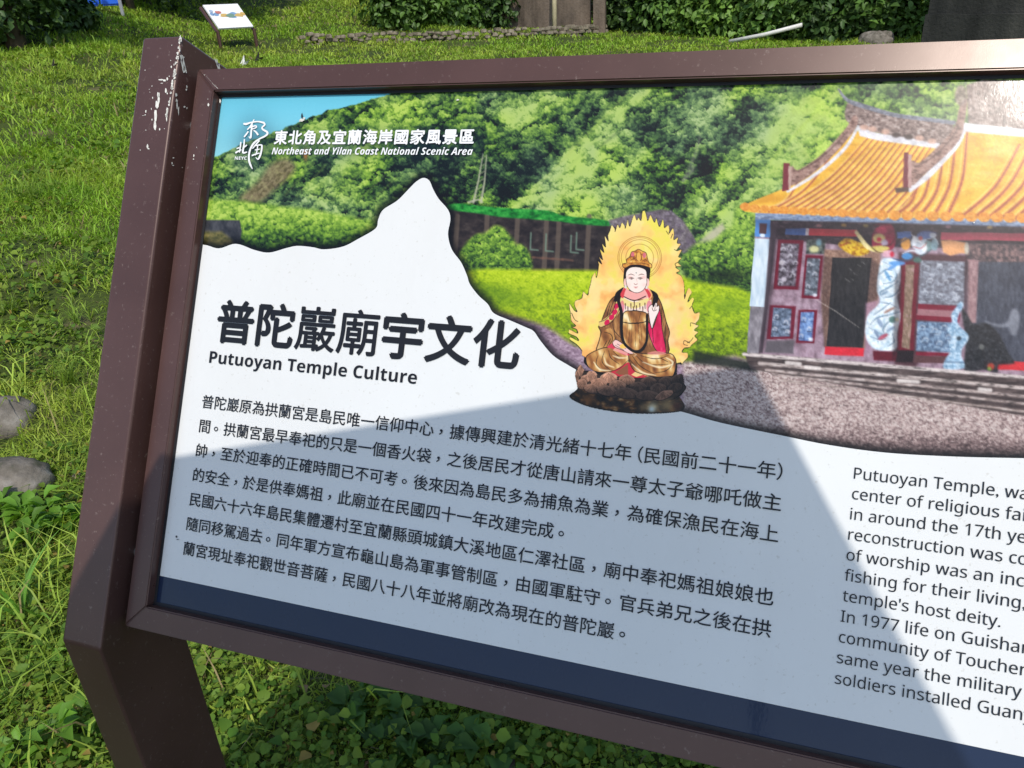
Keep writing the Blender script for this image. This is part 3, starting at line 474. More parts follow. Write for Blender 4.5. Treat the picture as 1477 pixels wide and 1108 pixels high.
    for L in ([(250,790),(280,825),(330,830)], [(340,760),(370,770),(405,770)], [(430,800),(480,840),(540,852)], [(480,790),(560,815),(620,800)], [(590,770),(620,790),(610,820)], [(300,770),(310,800),(345,815)]): C.line(smooth(g(L)), [1, 3, 1], rgb(252, 234, 192), .8, 1.5)
    C.poly(smooth(g([(312,720),(340,700),(360,690),(385,712),(415,745),(412,760),(380,752),(340,728)]), 3, True), rgb(214, 60, 84)); 
    # resting hands
    P = smooth(g([(338,700),(352,685),(372,694),(395,712),(420,735),(440,748),(420,752),(380,732),(350,720)]), 3, True); C.poly(P, rgb(245, 198, 190)); C.line(np.vstack([P, P[:1]]), .8, K)
    C.line(g([(360,705),(400,728)]), .6, K); C.line(g([(352,712),(392,735)]), .5, K); C.ell(*q(388,716), 5, 3.4, rgb(244, 196, 96))
    C.poly(g([(350,722),(410,746),(408,760),(340,735)]), rgb(240, 176, 160), 1, .8); C.line(g([(430,742),(450,756),(440,762)]), 1.4, rgb(200, 160, 120))
    C.poly(smooth(g([(500,752),(540,738),(590,748),(570,756)]), 3, True), rgb(228, 140, 130), 1, .8)
    # bead string
    C.line(smooth(g([(378,470),(366,500),(380,560),(380,640),(392,700),(430,735),(456,742),(480,730),(498,690),(500,620),(500,570)])), [5, 4.6, 3.6, 3.4, 3.6], K)
    C.line(smooth(g([(352,500),(364,470),(388,448)])), [5, 7, 5], K); C.line(smooth(g([(510,456),(540,478),(536,512),(520,540)])), [5, 8, 3], K)
    # raised hand
    P = smooth(g([(506,545),(512,528),(524,520),(530,532),(540,512),(548,516),(546,530),(556,524),(556,550),(542,580),(530,612),(524,634),(518,620),(512,590)]), 3, True); C.poly(P, rgb(251, 228, 220)); C.line(np.vstack([P, P[:1]]), .8, K)
    C.line(smooth(g([(524,535),(530,550),(545,545)])), .7, K); C.line(g([(540,520),(536,545)]), .5, K)
    # neck, ears, face, hair, crown
    C.poly(smooth(e1([(640,880),(700,930),(800,930),(880,880),(920,960),(870,1000),(740,1020),(650,990),(600,960)]), 3, True), rgb(242, 168, 160)); C.line(smooth(e1([(630,985),(740,1025),(860,980)])), 1.4, K)
    for L in ([(640,900),(612,960),(615,990)], [(860,900),(900,960),(905,1010)]): C.line(smooth(e1(L)), [3, 5.5, 3], rgb(214, 64, 72))
    C.line(smooth(e1([(905,920),(925,970),(900,1010)])), 2, rgb(240, 170, 110)); 
    C.poly(smooth(e1([(640,660),(625,760),(628,860),(660,880),(860,880),(895,840),(905,760),(910,680),(860,630),(700,630)]), 3, True), K)
    C.ell(*e1([(645,835)])[0], 2.4, 6, rgb(244, 196, 184)); C.ell(*e1([(882,835)])[0], 2.4, 6, rgb(244, 196, 184)); C.ell(*e1([(648,880)])[0], 1.5, 2.5, rgb(226, 226, 210)); C.ell(*e1([(868,885)])[0], 1.5, 2.5, rgb(226, 226, 210))
    P = smooth(e1([(650,780),(655,720),(690,680),(750,668),(820,680),(865,710),(872,780),(870,850),(840,910),(790,940),(740,940),(690,910),(660,860)]), 4, True); C.poly(P, rgb(252, 230, 218)); C.line(np.vstack([P, P[:1]]), .7, K)
    for x, y in [(690,780),(835,780)]: C.blob(*e1([(x, y)])[0], 4, 2.4, rgb(246, 180, 170), .7)
    for x, y in [(680,860),(845,860)]: C.blob(*e1([(x, y)])[0], 3, 3, rgb(250, 200, 190), .5)
    C.line(smooth(e1([(675,755),(705,745),(740,757)])), [.5, 1, .5], rgb(90, 50, 44)); C.line(smooth(e1([(785,757),(815,745),(845,752)])), [.5, 1, .5], rgb(90, 50, 44))
    for x in (710, 802): C.line(smooth(e1([(x-28, 788), (x, 783), (x+26, 790)])), [.6, 1.1, .6], K); C.line(smooth(e1([(x-18, 794), (x, 799), (x+16, 794)])), [.4, .9, .4], rgb(110, 84, 80)); C.ell(*e1([(x, 795)])[0], .8, .5, K)
    C.line(smooth(e1([(738,846),(752,856),(772,848)])), .8, rgb(150, 90, 84)); C.line(smooth(e1([(762,790),(770,830)])), .4, rgb(214, 160, 150)); C.line(smooth(e1([(735,880),(755,884),(778,880)])), [.5, 1.3, .5], rgb(196, 80, 80)); C.line(e1([(745,895),(768,895)]), .5, rgb(214, 150, 140)); C.ell(*e1([(760,732)])[0], .9, .9, rgb(120, 140, 130))
    gold = lambda X, Y: ramp(.5+1.3*(fbm(X/3.4, Y/3.4, 3, 361)-.5), [(0, (130, 72, 30)), (.4, (196, 124, 50)), (.7, (230, 164, 70)), (1, (246, 206, 120))])
    P = smooth(e1([(615,660),(620,635),(660,625),(655,590),(690,560),(710,510),(745,500),(785,480),(825,500),(865,520),(880,580),(895,620),(925,645),(920,680),(860,660),(780,645),(700,650),(640,680)]), 3, True); C.poly(P, gold); C.line(np.vstack([P, P[:1]]), .9, rgb(70, 36, 20))
    C.ell(*e1([(722,535)])[0], 2.4, 3.6, rgb(214, 110, 120)); C.ell(*e1([(846,545)])[0], 2.4, 3.8, rgb(214, 110, 120)); C.ell(*e1([(785,560)])[0], 3.4, 6, rgb(236, 176, 80))
    for L in ([(700,600),(740,580),(760,610)], [(770,510),(760,580),(785,610)], [(805,510),(815,580),(800,605)], [(830,600),(860,590),(880,610)], [(660,640),(740,628),(840,630),(900,650)], [(690,560),(740,560)]): C.line(smooth(e1(L)), [.5, .9, .5], rgb(84, 44, 24))
    # lotus throne
    thr = smooth(e2([(108,660),(150,590),(180,630),(230,650),(400,680),(700,710),(1050,690),(1130,680),(1150,760),(1170,800),(1120,860),(1000,930),(800,960),(500,940),(200,850),(115,760)]), 3, True); C.poly(thr, lambda X, Y: ramp(fbm(X/5, Y/3, 3, 371), [(0, (26, 20, 18)), (1, (76, 58, 48))])); C.line(np.vstack([thr, thr[:1]]), 1, K)
    P = smooth(e2([(50,890),(120,830),(170,815),(230,850),(400,880),(700,920),(1000,930),(1110,890),(1150,960),(1140,1010),(1100,1030),(900,1046),(650,1045),(430,1020),(200,970)]), 3, True)
    C.poly(P, lambda X, Y: ramp(.5+1.4*(fbm(X/8, Y/6, 3, 373)-.5), [(0, (14, 12, 10)), (.5, (46, 32, 22)), (.8, (110, 72, 38)), (1, (160, 130, 90))]))
    for x, y, r, c in [(850,990,60,(206,190,150)),(840,1010,30,(196,214,220)),(990,970,70,(150,124,84)),(1090,980,40,(70,34,24)),(230,920,60,(120,76,40)),(760,990,40,(110,92,66))]: C.blob(*e2([(x, y)])[0], r/6.7, r/7.5, rgb(*c), .85)
    C.line(smooth(e2([(50,890),(200,970),(430,1020),(650,1045),(900,1046),(1100,1030),(1145,1005)])), [1, 2, 1], K)
    # petals
    for x, y, rx, ry, rot, lit in [(150,650,26,60,.25,.9),(120,700,18,50,.1,.8),(262,700,44,50,-.1,.95),(425,715,70,46,-.05,1),(600,735,66,44,.1,.75),(810,755,66,46,0,.3),(980,750,60,42,-.1,.25),(1090,740,50,46,-.2,.2),(1140,720,26,50,-.3,.15),(185,735,34,46,.5,.85),(330,765,66,40,.1,.85),(510,790,70,44,.1,.6),(710,805,70,44,.05,.3),(905,815,66,42,-.1,.32),(1070,810,60,40,-.3,.2),(160,775,44,44,.6,.75),(260,820,66,40,.25,.6),(405,840,80,42,.15,.5),(600,865,96,46,.1,.36),(800,885,96,42,0,.33),(965,880,76,34,-.4,.66)]:
        cx, cy = e2([(x, y)])[0]; rx *= 1.22; ry *= 1.2; c0 = rgb(158, 114, 92)*lit+rgb(34, 27, 24)*(1-lit)
        t = np.linspace(0, 2*PI, 24, endpoint=False); px = rx*np.cos(t)*np.where(np.sin(t) < 0, 1-.45*np.abs(np.sin(t))**3, 1); py = ry*np.sin(t)*np.where(np.sin(t) < 0, 1.12, .8)
        Q = np.c_[cx+(px*np.cos(rot)-py*np.sin(rot))/6.715, cy+(px*np.sin(rot)+py*np.cos(rot))/6.715]
        C.poly(Q, lambda X, Y, c0=c0, cy=cy: c0*(.72+.7*fbm(X/4, Y/4, 2, 381)-.03*(Y-cy))[..., None]); C.line(np.vstack([Q, Q[:1]]), .9, K)
        C.line(Q[13:24], .8, np.clip(c0*1.6+.08, 0, 1), .8); tip = (Q[18]*.85+np.array([cx, cy])*.15)
        for k in (2, 4, 6, 8, 10): C.line(np.array([Q[k], (Q[k]+tip)/2+(Q[k]-np.array([cx, cy]))*.12, tip]), [.3, .7, .2], np.clip(c0*.45, 0, 1), .6)
# ---------------------------------------------------------------- geometry of the view and of the ground
CROT = camera.rotation_euler.to_matrix()
def pray(x, y): return (CROT @ Vector(((x-738.5)/FPX, -(y-554)/FPX, -1))).normalized()
AXV = Vector((0, math.sin(TILT), math.cos(TILT))); AXN = Vector((0, -math.cos(TILT), math.sin(TILT))); ORG = Vector((0, 0, ZG))
def P3(u, v, n=0.0): return ORG+Vector((u, 0, 0))+AXV*v+AXN*n
def to_uv(x, y, n=0.0):
    d = pray(x, y); k = (n-(CAM_LOC-ORG).dot(AXN))/d.dot(AXN); q = CAM_LOC+d*k-ORG; return q.x, q.dot(AXV)
def uv_to_px(U, V, n=0.0):                  # numpy, board coordinates to photograph pixels
    W = np.stack([U, V*math.sin(TILT)-n*math.cos(TILT), V*math.cos(TILT)+n*math.sin(TILT)+ZG], -1)-np.array(CAM_LOC)
    q = W @ np.array(CROT); return 738.5+FPX*q[..., 0]/-q[..., 2], 554-FPX*q[..., 1]/-q[..., 2]
def terrain(x, y):
    x = np.asarray(x, float); y = np.asarray(y, float); dx = x-CAM_LOC.x; dy = y-CAM_LOC.y
    d = np.hypot(dx, dy); az = np.degrees(np.arctan2(dx, dy))
    s = np.interp(az, [-180, -110, -70, -49, -44, -38, -28, -18, 0, 25, 60, 180], [0, .03, .125, .135, .125, .088, .075, .068, .047, .04, .02, 0])
    fl = np.interp(az, [-60, -49, -44, -38, -28, -15], [15, 17, 20.5, 24, 24, 24]); d0 = d; d = np.where(d > fl, fl+(d-fl)*.06, d)
    z = s*np.log1p(np.exp(np.clip((d-3.4)*1.6, -40, 40)))/1.6
    bk = np.interp(az, [-60, -49, -44, -38, -28, -22, -15], [0, 0, .02, .05, .13, .10, 0])
    z = z+bk*np.clip(np.log1p(np.exp(np.clip((d-17.5)*1.3, -40, 40)))/1.3, 0, 7)
    n = (vnoise(x*.9, y*.9, 3)-.5)*.10+(vnoise(x*2.7, y*2.7, 5)-.5)*.05+(vnoise(x*8, y*8, 6)-.5)*.022
    return z+n*np.clip((d-.2)/2.0, .35, 1)
def tz(x, y): return float(terrain(np.array([x]), np.array([y]))[0])
def on_ground(px, py):                      # where the sight line through a pixel meets the ground
    d = pray(px, py); k = .4
    while k < 90:
        q = CAM_LOC+d*k
        if q.z < tz(q.x, q.y): return Vector((q.x, q.y, tz(q.x, q.y)))
        k += .02+.004*k
    return CAM_LOC+d*k
def at_dist(px, py, D):                     # point on the sight line at horizontal distance D
    d = pray(px, py); return CAM_LOC+d*(D/math.hypot(d.x, d.y))
# ground sheet: fine near the camera, coarse to the horizon
def ground_mesh():
    rs = np.concatenate([np.linspace(.0, 6, 60), 6+np.cumsum(np.geomspace(.11, 9, 85))]); ths = np.radians(np.concatenate([np.arange(-110, 60, 1.0), np.arange(60, 250, 6.0)]))
    R_, T_ = np.meshgrid(rs, ths, indexing='ij'); X = CAM_LOC.x+R_*np.sin(T_); Y = CAM_LOC.y+R_*np.cos(T_); Z = terrain(X, Y)
    n, m = X.shape; I = np.arange(n*m).reshape(n, m); a = I[:-1]; b = I[1:]
    F = np.stack([a, b, np.roll(b, -1, 1), np.roll(a, -1, 1)], -1).reshape(-1, 4)[:, ::-1]
    return np_mesh('lawn_ground', np.stack([X, Y, Z], -1).reshape(-1, 3), [F], smooth=True)
M = Mat('soil', rough=.9, spec=.2)
f1 = M.noise(2.5, 6); f2 = M.noise(40, 6)
M.color(M.mix(M.ramp(f1, [(.3, (.05, .078, .014)), (.6, (.075, .10, .020)), (.74, (.23, .18, .10))]), M.ramp(f2, [(.2, (.35, .35, .35)), (.8, (1, 1, 1))]), .8, 'MULTIPLY')); M.bump(f2, .8, .02)
ground = link('lawn_ground', ground_mesh(), M.m); tag(ground, kind='structure')
# ---------------------------------------------------------------- grass blades and ground cover
def polar_pts(n, d0, d1, a0, a1, power=1.0):
    d = d0+(d1-d0)*RNG.random(n)**power; a = np.radians(a0+(a1-a0)*RNG.random(n)); return CAM_LOC.x+d*np.sin(a), CAM_LOC.y+d*np.cos(a), d
def blades(x, y, L, W, lean, cols, jit=.25):
    n = len(x); z = terrain(x, y)-.004; th = RNG.random(n)*2*PI; le = lean*(.4+RNG.random(n)); ld = RNG.random(n)*2*PI
    L = L*(.5+.9*RNG.random(n)); W = W*(.6+.7*RNG.random(n))
    lx, ly = np.cos(ld)*np.sin(le), np.sin(ld)*np.sin(le); lz = np.cos(le); wx, wy = np.cos(th)*W/2, np.sin(th)*W/2
    V = np.empty((n, 5, 3)); bend = .55+.5*RNG.random(n)
    m = np.stack([x+lx*L*.45, y+ly*L*.45, z+lz*L*.55], -1); t = np.stack([x+lx*L*(1+.3*bend), y+ly*L*(1+.3*bend), z+np.maximum(lz*L*(1-.35*bend), .004)], -1)
    wv = np.stack([wx, wy, np.zeros(n)], -1); b = np.stack([x, y, z], -1)
    V[:, 0] = b-wv*.8; V[:, 1] = b+wv*.8; V[:, 2] = m+wv; V[:, 3] = m-wv; V[:, 4] = t
    I = np.arange(n)[:, None]*5
    c = cols*(1+jit*(RNG.random((n, 1))-.5)*2)*(1+.12*(RNG.random((n, 3))-.5)); c = np.repeat(np.clip(c, 0, 1), 5, 0)
    return V.reshape(-1, 3), [I+np.array([[0, 1, 2, 3]]), I+np.array([[3, 2, 4]])], c
def join(parts):
    V = []; F4 = {}; Cc = []; o = 0
    for v, fs, c in parts:
        for f in fs: F4.setdefault(f.shape[1], []).append(f+o)
        V.append(v); Cc.append(c); o += len(v)
    return np.concatenate(V), [np.concatenate(k) for k in F4.values()], np.concatenate(Cc)
def grass_tint(x, y):
    n = np.clip(fbm(x*.55, y*.55, 3, 400)*2-.5, 0, 1)[:, None]; n2 = np.clip(fbm(x*2.6, y*2.6, 3, 410)*2.6-.8, 0, 1)[:, None]
    a = np.array([.29, .47, .042]); b = np.array([.41, .51, .075]); k = np.array([.12, .27, .028]); c = a*(1-n)+b*n; c = c*(1-.45*n2)+k*.45*n2
    dry = (RNG.random((len(x), 1)) < .06); return np.where(dry, np.array([.30, .25, .11]), c)
def bare(x, y): return (fbm(x*1.1, y*1.1, 3, 430) > .62)
parts = []
for n, d0, d1, a0, a1, L, W, le in [(34000, .9, 2.6, -86, -10, .045, .0030, .95), (60000, 2.2, 4.6, -86, -28, .055, .0038, .85), (100000, 4.2, 8, -70, -18, .07, .0060, .75), (110000, 7, 14, -62, 22, .085, .011, .7),
                                    (120000, 12, 22, -60, 22, .10, .018, .7), (50000, 19, 30, -58, 22, .13, .028, .65), (40000, .4, 5, -32, 60, .055, .0045, .8), (30000, 4.5, 8, -20, 45, .075, .007, .75), (2200, 1.3, 3.0, -86, -30, .16, .0050, .75), (2600, 2.6, 6, -80, -30, .16, .006, .7), (4000, 5, 14, -62, -20, .16, .010, .6)]:
    x, y, d = polar_pts(n, d0, d1, a0, a1, .75); k = ~(bare(x, y) & (RNG.random(n) < .85)); x, y = x[k], y[k]
    hh = .25+1.5*fbm(x*1.7, y*1.7, 3, 420); parts.append(blades(x, y, L*hh, W, le, grass_tint(x, y)))
V, F, Cc = join(parts); GRASS = leafmat('grass_blades', .38, .5, .25)
tag(link('grass', np_mesh('grass', V, F, Cc), GRASS), 'bright green short grass covering the sloping lawn', 'grass', kind='stuff')
# small round leaves creeping between the blades close to the camera
def leaf_polys(P, N, T, L, W, cols, fold=.25):
    """folded pointed leaves: P base, T along, N up"""
    Bv = np.cross(N, T); k = [(0, 0, 0), (.28, .42, .5), (.62, .46, .75), (1, 0, -.9), (.62, -.46, .75), (.28, -.42, .5), (.5, 0, 0)]
    n = len(P); V = np.empty((n, 7, 3))
    for i, (a, b, c) in enumerate(k): V[:, i] = P+T*(L*a)[:, None]+Bv*(W*b)[:, None]+N*(W*c*fold)[:, None]
    I = np.arange(n)[:, None]*7
    return V.reshape(-1, 3), [I+np.array([[0, 1, 2, 6]]), I+np.array([[6, 2, 3]]), I+np.array([[6, 3, 4]]), I+np.array([[0, 6, 4, 5]])], np.repeat(cols, 7, 0)
def unit(v): return v/np.maximum(np.linalg.norm(v, axis=-1, keepdims=True), 1e-9)
def scatter_leaves(x, y, h, L, tilt, cols):
    n = len(x); z = terrain(x, y)+h*RNG.random(n); N = unit(np.stack([RNG.normal(0, tilt, n), RNG.normal(0, tilt, n), np.ones(n)], -1)); th = RNG.random(n)*2*PI
    T = np.stack([np.cos(th), np.sin(th), np.zeros(n)], -1); T = unit(T-N*(T*N).sum(-1, keepdims=True)); Ls = L*(.5+RNG.random(n))
    return leaf_polys(np.stack([x, y, z], -1), N, T, Ls, Ls*(.75+.3*RNG.random(n)), cols)
parts = []
for n, d0, d1, a0, a1, L, h in [(42000, .9, 2.5, -88, 10, .0115, .045), (9000, .9, 2.4, -88, 10, .024, .06), (16000, 2.2, 4.2, -86, -30, .020, .05), (12000, 4, 7.5, -72, -20, .032, .055), (9000, 7, 13, -62, -20, .045, .06), (9000, .6, 5, -32, 50, .022, .05)]:
    x, y, d = polar_pts(n, d0, d1, a0, a1); k = fbm(x*1.9, y*1.9, 3, 440) > (.43 if d1 < 3 else .52); x, y = x[k], y[k]; m = len(x)
    t = RNG.random((m, 1)); c = np.array([.075, .17, .020])*(1-t)+np.array([.22, .31, .038])*t; yl = RNG.random((m, 1)) < .03; c = np.where(yl, np.array([.34, .24, .06]), c)
    parts.append(scatter_leaves(x, y, h, L, .45, c*(.7+.5*RNG.random((m, 1)))))
V, F, Cc = join(parts); LEAF = leafmat('soft_leaf', .34, .55, .22)
tag(link('ground_cover', np_mesh('ground_cover', V, F, Cc), LEAF), 'small round leaved weeds creeping through the grass by the board', 'ground cover', kind='stuff')
# dry straw and dead leaves
x, y, d = polar_pts(2600, .9, 5, -86, 5); m = len(x); cc = np.array([.34, .27, .16])*(.5+.7*RNG.random((m, 1)))
v1 = blades(x, y, .07, .003, 1.5, cc); x, y, d = polar_pts(300, .9, 4, -86, 5); m = len(x); v2 = scatter_leaves(x, y, .03, .022, .6, np.array([.36, .22, .12])*(.5+.8*RNG.random((m, 1))))
V, F, Cc = join([v1, v2]); tag(link('dead_leaves', np_mesh('dead_leaves', V, F, Cc), LEAF), 'dry straw and brown dead leaves lying in the grass', 'litter', kind='stuff')
# ---------------------------------------------------------------- the information board
HP = .60; WP = 1.30                          # printed sheet
sign = thing('information_sign', 'large brown framed information board with a temple picture, a seated goddess and Chinese text', 'sign', (WP/2, .15, 0))
def child(name, me_or_bm, mats, parent, smooth=False):
    if isinstance(me_or_bm, bmesh.types.BMesh): o = from_bm(name, me_or_bm, mats, None, smooth)
    else: o = link(name, me_or_bm, mats)
    o.parent = parent
    base = parent
    M_ = Matrix.Identity(4)
    while base is not None:
        M_ = Matrix.Translation(base.location) @ M_ if base.type == 'EMPTY' else M_
        base = base.parent
    o.data.transform(M_.inverted()); return o       # geometry is given in world metres
M = Mat('brown_paint', (.105, .058, .056), .34, .5); M.b.inputs['IOR'].default_value = 1.46; M.b.inputs['Specular Tint'].default_value = (1, .86, .80, 1)
f = M.noise(9, 5); M.color(M.mix(M.ramp(f, [(.3, (.062, .031, .027)), (.7, (.080, .041, .036))]), (.30, .24, .21), M.ramp(M.noise(170, 4, .7), [(.62, (0, 0, 0)), (.78, (.55, .55, .55))]))); M.bump(M.noise(1300, 1), .10, .00016)
rr = M.new('ShaderNodeMapRange'); rr.inputs[3].default_value = .25; rr.inputs[4].default_value = .33; M.lk(M.noise(30, 4), rr.inputs[0]); M.lk(rr.outputs[0], M.b.inputs['Roughness']); BROWN = M.m
DROP = simple('dried_dropping', (.62, .60, .54), .8, .25, 300); BLACKG = Mat('black_gasket', (.012, .012, .014), .5).m; STEEL = Mat('steel', (.5, .5, .5), .35).m; STEEL.node_tree.nodes['Principled BSDF'].inputs['Metallic'].default_value = 1
PN, PL, PW, PT, PB, PD = .033, -.0366, .0561, .0576, -.651, .1137
def splat(bm, fn, pts, mi=1):
    vs = [bm.verts.new(fn(a, b)) for a, b in pts]; f = bm.faces.new(vs); f.material_index = mi
def blob_pts(x, y, rx, ry, k=9):
    return [(x+rx*math.cos(t)*random.uniform(.6, 1.2), y+ry*math.sin(t)*random.uniform(.6, 1.2)) for t in [2*PI*i/k for i in range(k)]]
def prism(bm, prof, u0, u1, bev):
    a = [bm.verts.new((u0, p[0], p[1])) for p in prof]; b = [bm.verts.new((u1, p[0], p[1])) for p in prof]; n = len(prof)
    bm.faces.new(a); bm.faces.new(b[::-1])
    for i in range(n): bm.faces.new((a[i], b[i], b[(i+1) % n], a[(i+1) % n]))
    bmesh.ops.recalc_face_normals(bm, faces=bm.faces[:]); bmesh.ops.bevel(bm, geom=bm.edges[:], offset=bev, segments=4, profile=.5, affect='EDGES', clamp_overlap=True)
def make_post(u0, u1, dirty):
    q = lambda v, n: (P3(0, v, n).y, P3(0, v, n).z)
    ft = q(PT, PN); fb = q(PB, PN); bt = q(PT, PN-PD); zb = tz((u0+u1)/2, fb[0])-.25
    # back line of the leaning part meets the back line of the vertical leg (same depth on both)
    yb = fb[0]+PD; k = (yb-bt[0])/AXV.y; bb = (yb, bt[1]+k*AXV.z)
    bm = bmesh.new(); prism(bm, [ft, fb, (fb[0], zb), (yb, zb), bb, bt], u0, u1, .0032)
    if dirty:
        ff = lambda x, y: P3(*to_uv(x, y, PN), PN+.0006)                    # points of the front face
        def side(x, y):                                                      # points of the inner side face
            d = pray(x, y); k = (u1-CAM_LOC.x)/d.x; w = CAM_LOC+d*k; return w+Vector((.0006, 0, 0))
        c8 = lambda L: [(195+a/5.033, 40+b/5.033) for a, b in L]
        for cx, cy, rx, ry in [(170,490,13,22),(160,560,14,40),(150,640,11,60),(148,715,12,35),(172,520,10,40),(92,860,7,18),(100,880,8,5),(80,610,6,14),(75,635,5,5),(105,450,3,3),(125,425,4,4),(190,380,26,5),(215,385,14,7),(235,375,7,12),(250,355,4,5),(225,460,7,18),(235,480,5,8),(265,285,6,10),(260,240,4,4),(285,270,4,8),(80,745,6,3),(180,740,5,10),(125,670,4,10),(120,590,3,8),(75,310,4,4),(215,735,3,3),(130,510,4,10),(270,440,4,16),(245,540,3,8),(40,890,4,3),(110,470,3,3),(268,130,3,4),(195,405,10,3),(60,640,10,1.5)]:
            splat(bm, ff, c8(blob_pts(cx, cy, rx, ry)))
        for k in range(46):                                                  # pale flecks strung along the front edge
            t = random.random(); ex = 345-110*t+random.uniform(-10, 3); ey = 60+600*t+random.uniform(-10, 10)
            splat(bm, ff, c8(blob_pts(ex-4, ey, random.uniform(3, 9), random.uniform(5, 20))))
        for cx, cy, rx, ry in [(330,225,7,30),(345,265,6,40),(358,300,5,28),(350,320,8,12),(300,560,6,45),(312,600,6,34),(298,530,9,16),(295,490,12,16),(372,430,6,14),(368,450,8,8),(355,575,9,9),(372,585,6,7),(275,945,9,5),(265,985,7,10),(272,1000,8,5),(340,1016,4,4),(350,215,5,6),(605,290,6,36),(590,250,6,28),(612,315,5,14)]:
            splat(bm, side, c8(blob_pts(cx, cy, rx*.8, ry)))
        for a, b in [((320,200),(345,320)), ((335,200),(368,330)), ((572,225),(600,300)), ((600,270),(618,325))]:
            splat(bm, side, c8([(a[0], a[1]), (a[0]+7, a[1]), (b[0]+5, b[1]), (b[0]-2, b[1])]))
    return bm
child('post', make_post(PL-PW, PL, True), [BROWN, DROP], sign)
child('post', make_post(WP+.0366, WP+.0366+PW, False), [BROWN, DROP], sign)
FR, FN, BK = .0268, .0125, -.03              # rail width, how far its face stands over the print, back
def rail(pts, holes=None):
    bm = bmesh.new(); a = [bm.verts.new(P3(u, v, FN)) for u, v in pts]; b = [bm.verts.new(P3(u, v, BK)) for u, v in pts]
    bm.faces.new(a); bm.faces.new(b[::-1])
    for i in range(4): bm.faces.new((a[i], b[i], b[(i+1) % 4], a[(i+1) % 4]))
    bmesh.ops.recalc_face_normals(bm, faces=bm.faces[:]); bmesh.ops.bevel(bm, geom=bm.edges[:], offset=.0014, segments=3, affect='EDGES'); return bm
g = .0004
o1 = child('top_rail', rail([(-FR, FR), (0, 0), (WP, 0), (WP+FR, FR)]), BROWN, sign)
child('bottom_rail', rail([(-FR, -HP-FR), (WP+FR, -HP-FR), (WP, -HP), (0, -HP)]), BROWN, sign)
bm = rail([(-FR, FR-g), (-FR, -HP-FR+g), (0, -HP+g), (0, -g)])
ffr = lambda x, y: P3(*to_uv(x, y, FN), FN+.0005)
for cx, cy, rx, ry in [(533,560,13,16),(530,520,3,6),(428,930,7,14),(425,955,9,5),(448,870,4,5),(505,345,8,3)]: splat(bm, ffr, [(195+a/5.033, 40+b/5.033) for a, b in blob_pts(cx, cy, rx*.55, ry*.8)])
for a, b in [((512,345),(560,405)), ((560,405),(600,445)), ((575,412),(598,440))]: splat(bm, ffr, [(195+p/5.033, 40+q/5.033) for p, q in ((a[0], a[1]-3), (a[0]+4, a[1]+3), (b[0]+4, b[1]+3), (b[0], b[1]-3))])
child('side_rail', bm, [BROWN, DROP], sign)
child('side_rail', rail([(WP, -g), (WP, -HP+g), (WP+FR, -HP-FR+g), (WP+FR, FR-g)]), BROWN, sign)
for u0, u1 in ((PL, -FR), (WP+FR, WP+.0366)):                      # spacers with their bolts between rail and post
    for v in (-.036, -.545):
        bm = bmesh.new(); bmesh.ops.create_cone(bm, cap_ends=True, segments=20, radius1=.008, radius2=.008, depth=abs(u1-u0), matrix=Matrix.Translation(P3((u0+u1)/2, v, -.006)) @ Matrix.Rotation(PI/2, 4, 'Y')); child('bolt', bm, STEEL, sign, False)
# the sheet: a glossy print behind a thin worn film
def film(M, rough=.16):
    b = M.b; b.inputs['Specular IOR Level'].default_value = .08; b.inputs['Coat Weight'].default_value = .42; b.inputs['Coat IOR'].default_value = 1.5; b.inputs['Coat Roughness'].default_value = .062
    r = M.new('ShaderNodeMapRange'); r.inputs[3].default_value = rough-.02; r.inputs[4].default_value = rough+.16; M.lk(M.noise(26, 5, .6, stretch=(1, 1, .35)), r.inputs[0]); M.lk(r.outputs[0], b.inputs['Roughness'])
    n1 = M.noise(7, 3); n2 = M.noise(420, 2, stretch=(1, 1, .2)); x = M.new('ShaderNodeMath', operation='MULTIPLY_ADD'); M.lk(n2, x.inputs[0]); x.inputs[1].default_value = .02; M.lk(n1, x.inputs[2])
    bp = M.new('ShaderNodeBump'); bp.inputs['Strength'].default_value = .35; bp.inputs['Distance'].default_value = .004; M.lk(x.outputs[0], bp.inputs['Height']); M.lk(bp.outputs[0], b.inputs['Coat Normal'])
    return M.m
M = Mat('white_print'); M.color(M.mix(M.ramp(M.noise(5, 5, .6, stretch=(1, 1, .25)), [(.3, (.615, .61, .595)), (.7, (.655, .655, .645))]), M.ramp(M.noise(260, 3), [(.29, (.74, .71, .66)), (.35, (1, 1, 1))]), .5, 'MULTIPLY')); PAPER = film(M, .2); NAVY = film(Mat('navy_print', srgb(26, 38, 62)), .2); INK = film(Mat('black_print', (.012, .012, .014)), .22); WHITEINK = film(Mat('white_lettering', (.72, .72, .72)), .2)
M = Mat('picture_print'); M.color(M.attr()); PRINT = film(M, .2)
def box_uv(u0, u1, v0, v1, n0, n1):
    bm = bmesh.new(); L = [[bm.verts.new(P3(u, v, n)) for u, v in ((u0, v0), (u1, v0), (u1, v1), (u0, v1))] for n in (n0, n1)]
    bm.faces.new(L[0][::-1]); bm.faces.new(L[1])
    for i in range(4): bm.faces.new((L[0][i], L[0][(i+1) % 4], L[1][(i+1) % 4], L[1][i]))
    return bm
bm = box_uv(-.012, WP+.012, -HP-.012, .012, -.012, 0); pf = lambda x, y: P3(*to_uv(x, y), .0019)
